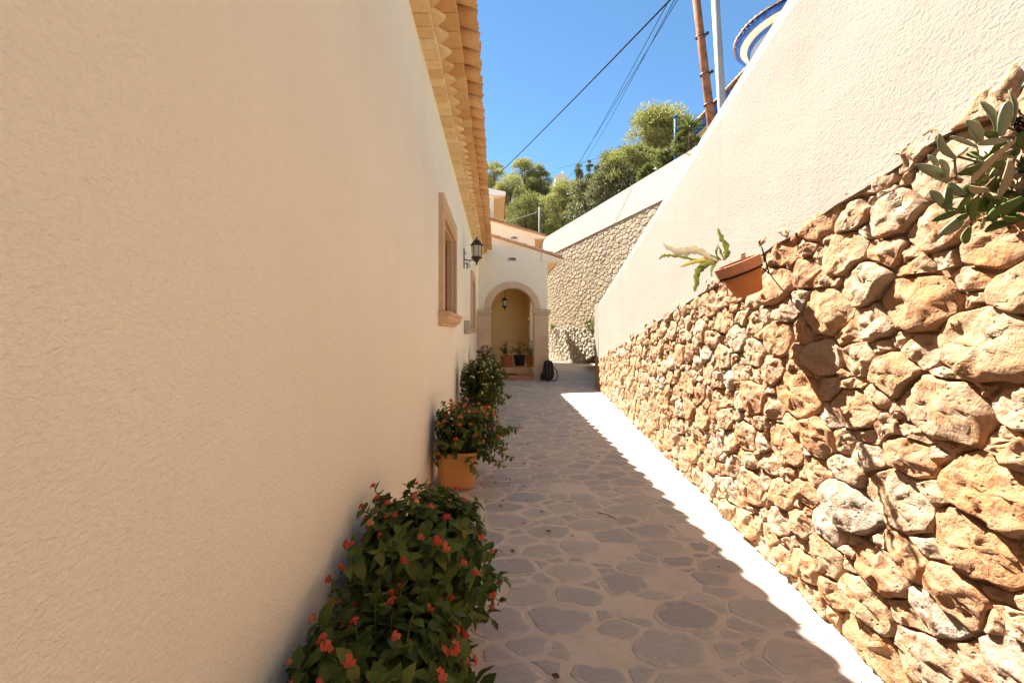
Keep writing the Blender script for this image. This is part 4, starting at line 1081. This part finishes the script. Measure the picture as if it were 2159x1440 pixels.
strap_leaf('leaf', E((950, 680), (760, 720), (640, 830), (630, 980), (600, 1120)), 19 * pxm, M['epi'], t, HD - 0.02, 0.18, 3, -0.06)
strap_leaf('leaf', E((950, 670), (780, 640), (560, 680), (385, 745)), 12 * pxm, M['epiyel'], t, HD - 0.01, 0.12, 4, -0.08)
strap_leaf('leaf', E((940, 690), (700, 660), (400, 590), (200, 570), (110, 585), (65, 630)), 9 * pxm, M['epi'], t, HD, 0.4, 5, -0.04)
strap_leaf('leaf', E((930, 700), (860, 780), (870, 900)), 9 * pxm, M['epi'], t, HD + 0.02, 0.2, 6, 0.02)
strap_leaf('leaf', E((1000, 640), (930, 540), (970, 400)), 7 * pxm, M['epi'], t, HD + 0.02, 0.15, 7, 0.04)
strap_leaf('leaf', E((1020, 640), (880, 600), (780, 530)), 12 * pxm, M['epi'], t, HD + 0.03, 0.3, 8, 0.05)
strap_leaf('leaf', E((980, 650), (800, 680), (650, 660)), 14 * pxm, M['epi'], t, HD + 0.0, 0.3, 9, 0.02)
strap_leaf('leaf', E((1060, 640), (1000, 520), (980, 430)), 8 * pxm, M['epi'], t, HD + 0.05, 0.2, 10, 0.04)

# ------------------------------------------------------------------ succulent at the right edge
SD = 1.16
t = thing('succulent', at(2130, 420, SD), 'trailing succulent with paddle-shaped grey-green leaves hung on the rubble wall', 'plant')
def paddle(b, e, w, mat, th=0.22, bend=0.12, seed=0):
    """thick fleshy leaf"""
    rr = random.Random(seed); d = e - b; ln = d.length; d.normalize()
    sd = d.cross(Vector((rr.uniform(-.5, .5), -1, rr.uniform(-.5, .5)))).normalized(); nn = sd.cross(d)
    v = []; f = []; n = 9; q = 8
    for i in range(n + 1):
        u = i / n; ww = w / 2 * (0.22 + 0.78 * math.sin(math.pi * (0.08 + 0.90 * u ** 1.25)) ** 0.8) * (0.35 if i == n else 1)
        c = b + d * ln * u + nn * bend * ln * math.sin(math.pi * u)
        for k_ in range(q):
            a = 2 * math.pi * k_ / q; v.append(tuple(c + sd * ww * math.cos(a) + nn * ww * th * math.sin(a)))
    for i in range(n):
        for k_ in range(q): f.append((i * q + k_, i * q + (k_ + 1) % q, (i + 1) * q + (k_ + 1) % q, (i + 1) * q + k_))
    f.append(tuple(range(n * q, n * q + q))); f.append(tuple(range(q))[::-1])
    return add('leaf', v, f, mat, t, True)
Z = lambda a, b: (1900 + a / 4, 160 + b / 4)
LV = [((800, 490), (660, 215), 120, 'succ'), ((840, 510), (900, 210), 85, 'succ'), ((930, 430), (905, 120), 95, 'succ'), ((680, 570), (545, 380), 85, 'succ'), ((660, 560), (600, 370), 80, 'succ'),
      ((450, 690), (315, 490), 105, 'succ'), ((640, 600), (410, 515), 62, 'succ'), ((400, 890), (120, 750), 78, 'succ'), ((310, 805), (225, 670), 70, 'succ'), ((390, 860), (320, 705), 60, 'succ'),
      ((360, 1110), (237, 970), 78, 'succ'), ((545, 1000), (400, 905), 85, 'succ'), ((515, 1190), (320, 1350), 85, 'succ'), ((480, 1145), (255, 1228), 55, 'succdark'), ((575, 1280), (540, 1420), 62, 'succdark'),
      ((690, 730), (465, 830), 72, 'succdark'), ((890, 545), (640, 580), 56, 'succ'), ((950, 550), (590, 905), 62, 'dry'), ((920, 700), (815, 1035), 62, 'dry'), ((980, 640), (940, 970), 85, 'dry'), ((740, 960), (560, 930), 70, 'dry'),
      ((1030, 1030), (740, 1200), 90, 'succdark'), ((990, 1225), (700, 1310), 75, 'succdark'), ((1040, 1200), (840, 1175), 60, 'succdark'), ((560, 640), (700, 720), 55, 'succdark'), ((400, 930), (380, 1150), 62, 'succdark'), ((430, 960), (450, 1180), 58, 'succdark'),
      ((480, 1130), (590, 1000), 60, 'succdark'), ((610, 1230), (650, 1010), 60, 'succdark'), ((1000, 480), (1040, 620), 110, 'succdark'), ((650, 1150), (660, 1300), 40, 'dry'), ((820, 520), (700, 480), 60, 'succdark'), ((880, 560), (760, 640), 60, 'succdark')]
rr = random.Random(77); us = SD / F / 4
for i, (b, e, w, mt) in enumerate(LV):
    d0 = SD + rr.uniform(-0.05, 0.03)
    paddle(at(*Z(*b), d0 + rr.uniform(0, 0.02)), at(*Z(*e), d0 + rr.uniform(-0.03, 0.01)), w * 1.1 * us, M[mt], 0.30 if mt == 'succ' else (0.12 if mt == 'dry' else 0.2), rr.uniform(-0.14, 0.14), i)
for i in range(64):
    b = Z(rr.uniform(480, 1030), rr.uniform(620, 1200)); a = rr.uniform(0, 6.28); ln = rr.uniform(90, 190)
    e = (b[0] + ln / 4 * math.cos(a), b[1] + ln / 4 * math.sin(a) * 0.8); d0 = SD + rr.uniform(0.02, 0.09)
    paddle(at(*b, d0), at(*e, d0 + rr.uniform(-.03, .03)), rr.uniform(55, 95) * us, M['succdark'], 0.2, 0.1, 100 + i)
m = MB()
for pts in (((1000, 600), (760, 700), (560, 760), (400, 890)), ((1000, 620), (820, 560), (700, 560)), ((950, 700), (650, 1000), (580, 1290)), ((760, 760), (470, 680), (440, 720)), ((900, 720), (600, 1130), (380, 1120)), ((970, 520), (840, 520)), ((560, 620), (450, 700), (460, 880))):
    m.put(*tubevf([at(*Z(*p_), SD + 0.02) for p_ in pts], 0.0035, 5))
tag(m.out('stems', M['bark'], t), kind='stuff')
c = at(2215, 428, SD + 0.05)
t2 = thing('dark_hanging_pot', c - Vector((0, 0, 0.1)), 'dark pot at the picture edge holding the trailing succulent', 'flower pot')
add('pot', *lathevf([(0.06, -0.11), (0.085, 0.07), (0.092, 0.07), (0.095, 0.10), (0.085, 0.10), (0.08, 0.06)], 20, c), M['darkpot'], t2, False)
add('soil', *lathevf([(0.079, 0.07), (0.0, 0.075)], 14, c), M['soil'], t2)
m = MB()
for i in range(9):
    a = [rr.uniform(-1, 1) for _ in range(6)]
    m.put(*tubevf([at(2150 + 14 * a[0], 245 + 14 * a[1], SD + .03), at(2140 + 10 * a[2], 255 + 16 * a[3], SD), at(2160 + 14 * a[4], 270 + 14 * a[5], SD + 0.03)], 0.0022, 4))
m.out('wire_tangle', M['wire'], t2)

# ------------------------------------------------------------------ poles and cables
def pole(name, label, pts, rad, mat, n=12, cat='pole'):
    t = thing(name, pts[0], label, cat)
    return t, add('shaft', *tubevf(pts, rad, n), mat, t, True)
def on_ramp(y): return 3.736 - 0.152 * y - 1.0
a, b = at(1500, 265, 8.0), at(1468, 0, 8.0); dr = (b - a) / (b.z - a.z)
base = a + dr * (on_ramp(8) - a.z); topp = a + dr * (8.9 - a.z)
t, _ = pole('wooden_pole', 'weathered brown wooden utility pole leaning beside the pale metal one', [base, base.lerp(topp, .33), base.lerp(topp, .66), topp], [0.094, 0.088, 0.078, 0.068], simple('pole_wood', (0.24, 0.105, 0.055), 0.9, 0.15, var=0.45, scale=7, bump=0.9))
for zz in (5.95, 6.55, 7.3):
    q = a + dr * (zz - a.z); m = MB(); m.put(*tubevf([q + Vector((0.09 * math.cos(w), 0.09 * math.sin(w), 0)) for w in np.linspace(0, 2 * math.pi, 13)], 0.012, 5, False)); m.put(*bevbox(q.x + 0.06, q.x + 0.11, q.y - 0.11, q.y - 0.07, q.z - 0.02, q.z + 0.03, 0.005)); m.out('pole_band', M['iron'], t)
m = MB(); m.put(*tubevf([topp + Vector((-0.4, 0, -0.3)), topp + Vector((0.4, 0, -0.3))], 0.04, 6)); m.out('crossarm', M['wood'], t)
a, b = at(1523, 235, 7.0), at(1508, 0, 7.0); dr = (b - a) / (b.z - a.z)
b2 = a + dr * (on_ramp(7) - a.z); t2_ = a + dr * (8.4 - a.z)
t, _ = pole('metal_pole', 'smooth pale grey metal pole standing in front of the brown wooden one', [b2, b2.lerp(t2_, .5), t2_], [0.078, 0.070, 0.060], M['steel'], 16)
add('pole_cap', *lathevf([(0.066, 0), (0.05, 0.04), (0, 0.05)], 12, t2_), M['steel'], t)
def cable(label, pts, rad, sag=0.0, mat=None, group=None):
    Q = []
    for p, q in zip(pts, pts[1:]):
        for i in range(12): u = i / 12; Q.append(p.lerp(q, u) - Vector((0, 0, sag * 4 * u * (1 - u))))
    Q.append(pts[-1])
    return tag(add('cable', *tubevf(Q, rad, 5), mat or M['wire'], None, True), label, 'cable', group)
A, B_ = at(1041, 377, 17.9), at(1402, 0, 6.2); C_ = A + (B_ - A) * 1.45
cable('thick black cable slanting across the sky from the villa roof to the upper right', [A, C_], 0.014, 0.10)
tp = topp + Vector((0, 0, -0.3))
for i, (dx, e, lab) in enumerate(((-0.10, at(1205, 372, 34), 'left thin wire of the three running from the wooden pole'), (0.0, at(1236, 338, 34), 'middle thin wire of the three running from the wooden pole'), (0.10, at(1188, 392, 36), 'lowest thin wire of the three running from the wooden pole'))):
    cable(lab, [tp + Vector((dx, 0, 0.05)), e], 0.009, 0.12, M['steel'] if False else M['wire'])
cable('faint thin wire low in the sky over the cypresses', [at(1175, 356, 40), at(1300, 322, 30)], 0.012, 0.05)
pb = at(1139, 500, 25.5); pt_ = at(1138, 437, 25.5)
t, _ = pole('grey_post', 'short grey concrete post poking up behind the gabled block', [Vector((pb.x, pb.y, 3.0)), Vector((pt_.x, pt_.y, pt_.z))], [0.10, 0.085], simple('concrete_post', (0.20, 0.185, 0.165), 0.9, 0.1, var=0.2, scale=6), 8, 'post')
add('bracket', *tubevf([pt_ + Vector((0.06, 0, -0.35)), pt_ + Vector((0.25, 0, -0.4)), pt_ + Vector((0.33, 0, -0.62))], 0.03, 5), M['iron'], t)
cable('pale wire running from the grey post down behind the roofs', [at(1136, 446, 25.4), at(1060, 468, 24.2)], 0.012, 0.06, M['steel'])
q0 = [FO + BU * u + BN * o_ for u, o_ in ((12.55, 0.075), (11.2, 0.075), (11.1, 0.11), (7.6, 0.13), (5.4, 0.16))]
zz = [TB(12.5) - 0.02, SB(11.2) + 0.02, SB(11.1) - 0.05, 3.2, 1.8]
m = MB(); m.put(*tubevf([Vector((q.x, q.y, z)) for q, z in zip(q0, zz)], 0.006, 5))  # shadow of the overhead wires on the far wall, modelled as a thin tube
tag(m.out('wire_shadow', M['farjoint'], None, True), 'thin tube standing in for the overhead wire shadow, diagonally down the far masonry wall', 'cable')
# blue lamp bracket
bp = at(1424, 320, 13.4); bt = at(1424, 248, 13.4)
t, _ = pole('blue_lamp_post', 'slim blue post with curled arm among the shrubs above the far wall', [Vector((bp.x, bp.y, 6.3)), bt], [0.05, 0.045], M['bluepost'], 10, 'lamp post')
add('arm', *tubevf([at(1425, 281, 13.4), at(1430, 272, 13.4), at(1438, 269, 13.4), at(1444, 270, 13.4)], 0.03, 6), M['bluepost'], t, True)
add('finial', *lathevf([(0.07, 0), (0.07, 0.03), (0.0, 0.09)], 8, bt), M['bluepost'], t)

# ------------------------------------------------------------------ white house with blue trim on the hill
TC, TR, TZ = Vector((13.2, 17.65, 0)), 2.42, 14.45
wh = thing('white_house', (TC.x, TC.y, 7.6), 'white hilltop house with round turret, blue eaves and clay tile edge', 'house')
m = MB(); m.put(*lathevf([(TR - 0.62, 7.0), (TR - 0.62, TZ + 0.1)], 40, (TC.x, TC.y, 0))); m.out('turret_wall', M['white'], wh, True)
add('turret_trim', *lathevf([(TR - 0.60, TZ - 0.28), (TR - 0.53, TZ - 0.27), (TR - 0.50, TZ - 0.17), (TR - 0.60, TZ - 0.15)], 48, (TC.x, TC.y, 0)), M['blue'], wh, True)
add('turret_soffit', *lathevf([(TR - 0.60, TZ - 0.148), (TR - 0.22, TZ - 0.02), (TR - 0.22, TZ + 0.02), (TR - 0.6, TZ + 0.02)], 48, (TC.x, TC.y, 0)), M['white'], wh, True)
add('turret_fascia', *lathevf([(TR - 0.215, TZ - 0.02), (TR - 0.04, TZ + 0.02), (TR - 0.02, TZ + 0.16), (TR - 0.2, TZ + 0.17)], 48, (TC.x, TC.y, 0)), M['blue'], wh, True)
m = MB(); rr = random.Random(2); n = 64
for k_ in range(n):
    a = 2 * math.pi * k_ / n; d = Vector((math.cos(a), math.sin(a), 0)); s_ = Vector((-d.y, d.x, 0)); r_ = TR + 0.05 + rr.uniform(-.02, .02)
    v = []
    for rad, z in ((r_, TZ + 0.17), (0.3, TZ + 1.3)):
        w = 0.115 * rad / TR
        for q in range(5):
            b_ = math.pi * q / 4; p_ = TC + d * rad - s_ * w * math.cos(b_); v.append((p_.x, p_.y, z + 0.09 * math.sin(b_)))
    m.put(v, [(q, q + 1, 6 + q, 5 + q) for q in range(4)] + [(4, 3, 2, 1, 0)], rr.random())
tag(m.out('turret_roof', M['rtile'], wh), kind='stuff')
wx, wz = 9.75, 11.55
m = MB(); m.box(wx + 0.45, 18, 15.2, 21.0, 6.0, wz + 0.2); m.out('wing_wall', M['white'], wh)
add('wing_trim', *prism([(wx + 0.447, wz - 0.30), (wx + 0.33, wz - 0.28), (wx + 0.32, wz - 0.20), (wx + 0.447, wz - 0.18)], 15.1, 21.05), M['yellow'], wh)
add('wing_fascia', *prism([(wx + 0.446, wz - 0.05), (wx + 0.14, wz + 0.05), (wx + 0.12, wz + 0.15), (wx + 0.446, wz + 0.3)], 15.1, 21.05), M['blue'], wh)
m = tile_field(15.0, 21.1, 0.25, wx - 0.06, wz + 0.15, 16.0, 0.26, 8); tag(m.out('wing_roof', M['rtile'], wh), kind='stuff')
m = MB(); m.box(wx + 0.9, wx + 1.6, 20.3, 20.9, wz + 0.3, wz + 1.0); m.out('chimney', M['white'], wh)
# ruin on the skyline
rc = at(1182, 391, 75)
t = thing('hilltop_house', rc - Vector((0, 0, 3)), 'small distant beige house with white roof between the pine tops', 'house')
add('wall', *boxvf(rc.x - 1.0, rc.x + 1.2, 75, 78, rc.z - 4, rc.z + 1.7), M['porch'], t)
m = MB(); m.put(*prism([(rc.x - 1.15, rc.z + 1.702), (rc.x + 1.3, rc.z + 1.702), (rc.x + 0.2, rc.z + 2.3)], 74.8, 78.2)); m.out('roof', M['white'], t)
add('chimney', *boxvf(rc.x + 0.35, rc.x + 0.65, 75.2, 75.6, rc.z + 1.9, rc.z + 2.75), M['porch'], t)
add('window', *boxvf(rc.x + 0.3, rc.x + 0.75, 74.96, 74.999, rc.z - 0.2, rc.z + 0.7), M['glass'], t)

# ------------------------------------------------------------------ trees and shrubs on the hill
def foliage(rng, lumps, per, size, aspect, up=0.3):
    """leaf or needle tufts spread through the given lumps -> verts, faces, tone"""
    rs = np.random.default_rng(rng.randrange(10 ** 6)); V = []; T = []
    for (c, r_, fl) in lumps:
        n = max(8, int(per * (r_ ** 1.6)))
        d = rs.normal(size=(n, 3)); d /= np.linalg.norm(d, axis=1)[:, None]
        d[:, 2] = np.where(d[:, 2] < -0.35, -d[:, 2] * 0.6, d[:, 2])
        rad = r_ * rs.uniform(0.22, 1.25, n) ** 0.62
        p = np.array(c) + d * rad[:, None] * np.array([1, 1, fl])
        o = d + rs.normal(size=(n, 3)) * 0.55 + np.array([0, 0, up]); o /= np.linalg.norm(o, axis=1)[:, None]
        s_ = np.cross(o, rs.normal(size=(n, 3))); s_ /= np.linalg.norm(s_, axis=1)[:, None] + 1e-9
        L_ = size * rs.uniform(0.6, 1.3, n)[:, None]; w = L_ * aspect
        q = np.stack([p - s_ * w * 0.5, p + o * L_ * 0.5 - s_ * w, p + o * L_, p + o * L_ * 0.5 + s_ * w], 1)
        V.append(q.reshape(-1, 3)); T.append(np.repeat(np.clip(rs.uniform(0, 1, n) * 0.6 + rs.uniform(0, 0.4), 0, 1), 4))
    V = np.concatenate(V); T = np.concatenate(T)
    F_ = np.arange(len(V)).reshape(-1, 4).tolist()
    return V, F_, T
def tree(name, label, cat, px, ytop, wpx, ybot, d, mat, seed, nl=34, per=1000, size=0.19, aspect=0.12, group=None, sq=1.0, up=0.3, flowers=None, z0=None, lr=(0.20, 0.46)):
    rng = random.Random(seed); c0 = at(px, (ytop + ybot) / 2, d); rx = wpx * d / F / 2; rz = (ybot - ytop) * d / F / 2
    zb = z0 if z0 is not None else min(hz(c0.x, d), c0.z - rz * 0.6)
    if zb < -10: zb = c0.z - rz * 1.4
    t = thing(name, (c0.x, d, zb), label, cat, group)
    lumps = []
    for i in range(nl):
        a = rng.uniform(0, 6.283); cz = rng.uniform(-0.85, 0.95); s_ = math.sqrt(max(0.0, 1 - cz * cz)); k_ = rng.uniform(0.40, 0.92)
        taper = 1.0 - 0.35 * max(0, cz) * sq
        r_ = min(rx, rz) * rng.uniform(*lr)
        lumps.append(((c0.x + rx * s_ * k_ * taper * math.cos(a), d + rx * 0.9 * s_ * k_ * math.sin(a), c0.z + rz * (cz * 0.86)), r_, 0.82))
    lumps.append(((c0.x + rx * rng.uniform(-.3, .3), d, c0.z + rz * 0.80), min(rx, rz) * 0.24, 1.0))
    V, F_, T = foliage(rng, lumps, per, size, aspect, up)
    m = MB(); m.put(*tubevf([(c0.x, d, zb - 0.3), (c0.x + 0.1 * rx * rng.uniform(-1, 1), d, (zb + c0.z) / 2), (c0.x, d, c0.z), (c0.x, d, c0.z + rz * 0.7)], [0.09 * rx + 0.04, 0.075 * rx + 0.03, 0.05 * rx + 0.02, 0.012], 7))
    for (c, r_, _) in lumps[::2]:
        s0 = Vector((c0.x, d, min(c0.z + rz * 0.2, max(zb, c[2] - rz * 0.5)))); m.put(*tubevf([s0, s0.lerp(Vector(c), 0.5) + Vector((0, 0, 0.05 * rz)), Vector(c)], [0.03 * rx + 0.01, 0.02 * rx + 0.008, 0.008], 4))
    m.out('trunk', M['bark'], t, True)
    tag(add('crown', V, F_, mat, t, False, T), kind='stuff')
    if flowers:
        fm_, n_, s_ = flowers; mb = MB()
        for i in range(n_):
            c, r_, _ = rng.choice(lumps); a = rng.uniform(0, 6.28); q = Vector(c) + Vector((math.cos(a), -abs(math.sin(a)), rng.uniform(-.2, 1))).normalized() * r_
            mb.put(*lathevf([(0, -s_ * .4), (s_, 0), (0, s_ * .5)], 5, q))
        tag(mb.out('blossoms', fm_, t), kind='stuff')
    return t
GT = 'pines on the hillside'
tree('pine_tree', 'pine at the left end of the grove, half cut off by the villa eaves', 'tree', 1042, 335, 82, 480, 44, M['pine'], 101, group=GT)
tree('pine_tree', 'yellow-green round-topped pine, tallest in the grove left of the distant house', 'tree', 1106, 333, 89, 480, 42, M['pine'], 102, group=GT, nl=38)
tree('pine_tree', 'bushy olive pine low in front of the round-topped one, above the upper storey', 'tree', 1076, 372, 94, 500, 38, M['pine'], 103, group=GT, nl=36)
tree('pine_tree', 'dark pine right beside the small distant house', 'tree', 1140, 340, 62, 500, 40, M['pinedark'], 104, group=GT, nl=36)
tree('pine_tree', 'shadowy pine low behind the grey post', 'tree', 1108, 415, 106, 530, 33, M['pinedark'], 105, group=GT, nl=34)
tree('pine_tree', 'soft light-green pine right of the grey post, above the plaster wall', 'tree', 1186, 385, 108, 520, 31, M['pine'], 106, group=GT, nl=40)
tree('pine_tree', 'largest pine, with a wide bright crown above the far wall', 'tree', 1372, 246, 177, 400, 25, M['pine'], 107, group=GT, nl=50, size=0.20)
tree('pine_tree', 'pine to the right of the largest one, behind the blue lamp post', 'tree', 1418, 256, 106, 370, 24, M['pine'], 108, group=GT, nl=32, size=0.19)
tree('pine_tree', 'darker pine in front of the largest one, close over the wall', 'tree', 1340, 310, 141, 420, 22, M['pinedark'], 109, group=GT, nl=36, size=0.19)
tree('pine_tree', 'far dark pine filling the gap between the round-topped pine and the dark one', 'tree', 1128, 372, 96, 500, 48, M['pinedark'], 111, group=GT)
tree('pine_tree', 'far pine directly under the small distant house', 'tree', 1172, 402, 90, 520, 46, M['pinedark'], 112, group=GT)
tree('pine_tree', 'far pine behind the oleanders, left of the cypress spires', 'tree', 1216, 378, 84, 500, 40, M['pine'], 113, group=GT)
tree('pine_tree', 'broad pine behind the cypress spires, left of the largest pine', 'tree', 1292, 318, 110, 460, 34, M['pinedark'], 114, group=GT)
GC = 'cypress spires'
for px, yt, w, lab in ((1220, 344, 13, 'left cypress spire of the clump in the gap between the pines'), (1243, 333, 13, 'tallest cypress spire of the clump in the gap between the pines'), (1260, 346, 13, 'short cypress spire right of the tallest one'), (1284, 328, 14, 'cypress spire touching the left side of the largest pine')):
    tree('cypress', lab, 'tree', px, yt, w, 440, 26, M['cypress'], px, 26, 1500, 0.16, 0.2, GC, 1.6, 1.2, lr=(0.5, 0.8))
tree('oleander_bush', 'broad grey-green oleander with a few red blossoms, above the middle of the wall', 'shrub', 1302, 345, 120, 480, 22.5, M['oleander'], 201, 34, 620, 0.20, 0.17, 'oleanders above the wall', 0.6, 0.5, (M['fred'], 26, 0.05))
tree('oleander_bush', 'lower grey-green oleander at the left, partly behind the wall top', 'shrub', 1234, 385, 96, 510, 24.5, M['oleander'], 202, 28, 620, 0.20, 0.17, 'oleanders above the wall', 0.6, 0.5, (M['fred'], 10, 0.05))
GS = 'shrubs along the far wall top'
for i, (px, yt, w, yb, lab) in enumerate(((1445, 280, 46, 345, 'rounded green shrub at the foot of the yucca'), (1402, 322, 46, 372, 'pale leafy shrub left of the blue lamp post'), (1366, 348, 40, 392, 'small pale shrub low on the wall top by the oleander'), (1425, 300, 34, 360, 'narrow shrub directly behind the blue lamp post'))):
    tree('shrub', lab, 'shrub', px, yt, w, yb, (13.2, 14.2, 15.8, 15.0)[i], M['shrub'], 300 + i, 22, 1600, 0.13, 0.3, GS, 0.4, 0.5)
# yucca
yc = at(1452, 268, 13.0)
t = thing('yucca', (yc.x, 13.0, hz(yc.x, 13.0)), 'spiky yucca rosette beside the white house wing', 'plant')
add('trunk', *tubevf([(yc.x, 13.0, hz(yc.x, 13.0) - 0.2), (yc.x + 0.03, 13.0, yc.z)], [0.09, 0.07], 8), M['bark'], t, True)
rr = random.Random(6)
ym = mk('spike_leaf', [(-0.03, 0, 0), (0.03, 0, 0), (0.036, 0.3, 0.02), (-0.036, 0.3, 0.02), (0, 0.32, -0.015), (0, 0, -0.012), (0, 0.75, -0.05)], [(0, 5, 4, 3), (5, 1, 2, 4), (3, 4, 6), (4, 2, 6)], M['succdark'])
for i in range(60):
    a = rr.uniform(0, 6.28); e = rr.uniform(-0.7, 1.0)
    place('spike_leaf', ym, yc + Vector((0, 0, rr.uniform(-.1, .1))), t, mat4=basis((math.cos(a), math.sin(a), e), (0, 0, 1)) @ Matrix.Scale(rr.uniform(0.5, 0.85), 4))
# small plants rooted in the far wall and by the porch pier
def tuft(name, label, c, r_, n, seed, size):
    rng = random.Random(seed); t = thing(name, c, label, 'plant', 'weeds on the far wall')
    V, F_, T = foliage(rng, [((c[0], c[1], c[2] + r_ * (0.4 + 0.5 * i)), r_ * rng.uniform(.6, 1), 1.0) for i in range(3)], n / (r_ ** 1.6) / 3, size, 0.3)
    tag(add('leaves', V, F_, M['shrub'], t, False, T), kind='stuff')
    m = MB(); m.put(*tubevf([c, Vector(c) + Vector((0, 0, r_ * 1.6))], 0.01, 4)); m.out('stem', M['bark'], t)
def on_far(px, py):
    k_ = (px - VX) / F; y = (B0.x + 24 * 1.27 / 6 - 0.10) / (k_ + 1.27 / 6)
    return at(px, py, y)
tuft('wall_weed', 'leafy weed growing on the far wall near the end of the rubble wall', on_far(1250, 705), 0.28, 150, 1, 0.16)
tuft('wall_weed', 'small dark weed on the far wall just right of the porch pier', on_far(1168, 702), 0.22, 90, 2, 0.15)
# dead leaves and a twig on the path
rr = random.Random(12); m = MB()
for i in range(46):
    x, y = (rr.uniform(-0.15, 0.35), rr.uniform(2.6, 4.6)) if i < 18 else (rr.uniform(-0.4, 1.7), rr.uniform(1.5, 9))
    a = rr.uniform(0, 6.28); s_ = rr.uniform(0.006, 0.017); z = 0.0135; v = []
    for q in range(6): w = a + q * math.pi / 3; v.append((x + s_ * math.cos(w) * (1 if q % 3 else 1.6), y + s_ * math.sin(w), z + rr.uniform(0, 0.004)))
    m.put(v, [(0, 1, 2, 3), (0, 3, 4, 5)])
tag(m.out('fallen_leaves', simple('dead_leaf', (0.10, 0.055, 0.03), 0.9, 0.1), None), 'dry leaf crumbs scattered on the path', 'leaves', kind='stuff')
for p0, p1, lab in (((0.80, 3.22, 0.012), (0.92, 3.10, 0.012), 'thin dark twig lying on the shaded paving'), ((2.05, 11.6, 0.012), (2.3, 11.1, 0.012), 'small twig lying on the path near the far end of the rubble wall')):
    tag(add('twig', *tubevf([p0, Vector(p0).lerp(Vector(p1), .5) + Vector((0.01, 0.01, 0.003)), p1], 0.0035, 5), M['bark'], None), lab, 'twig')
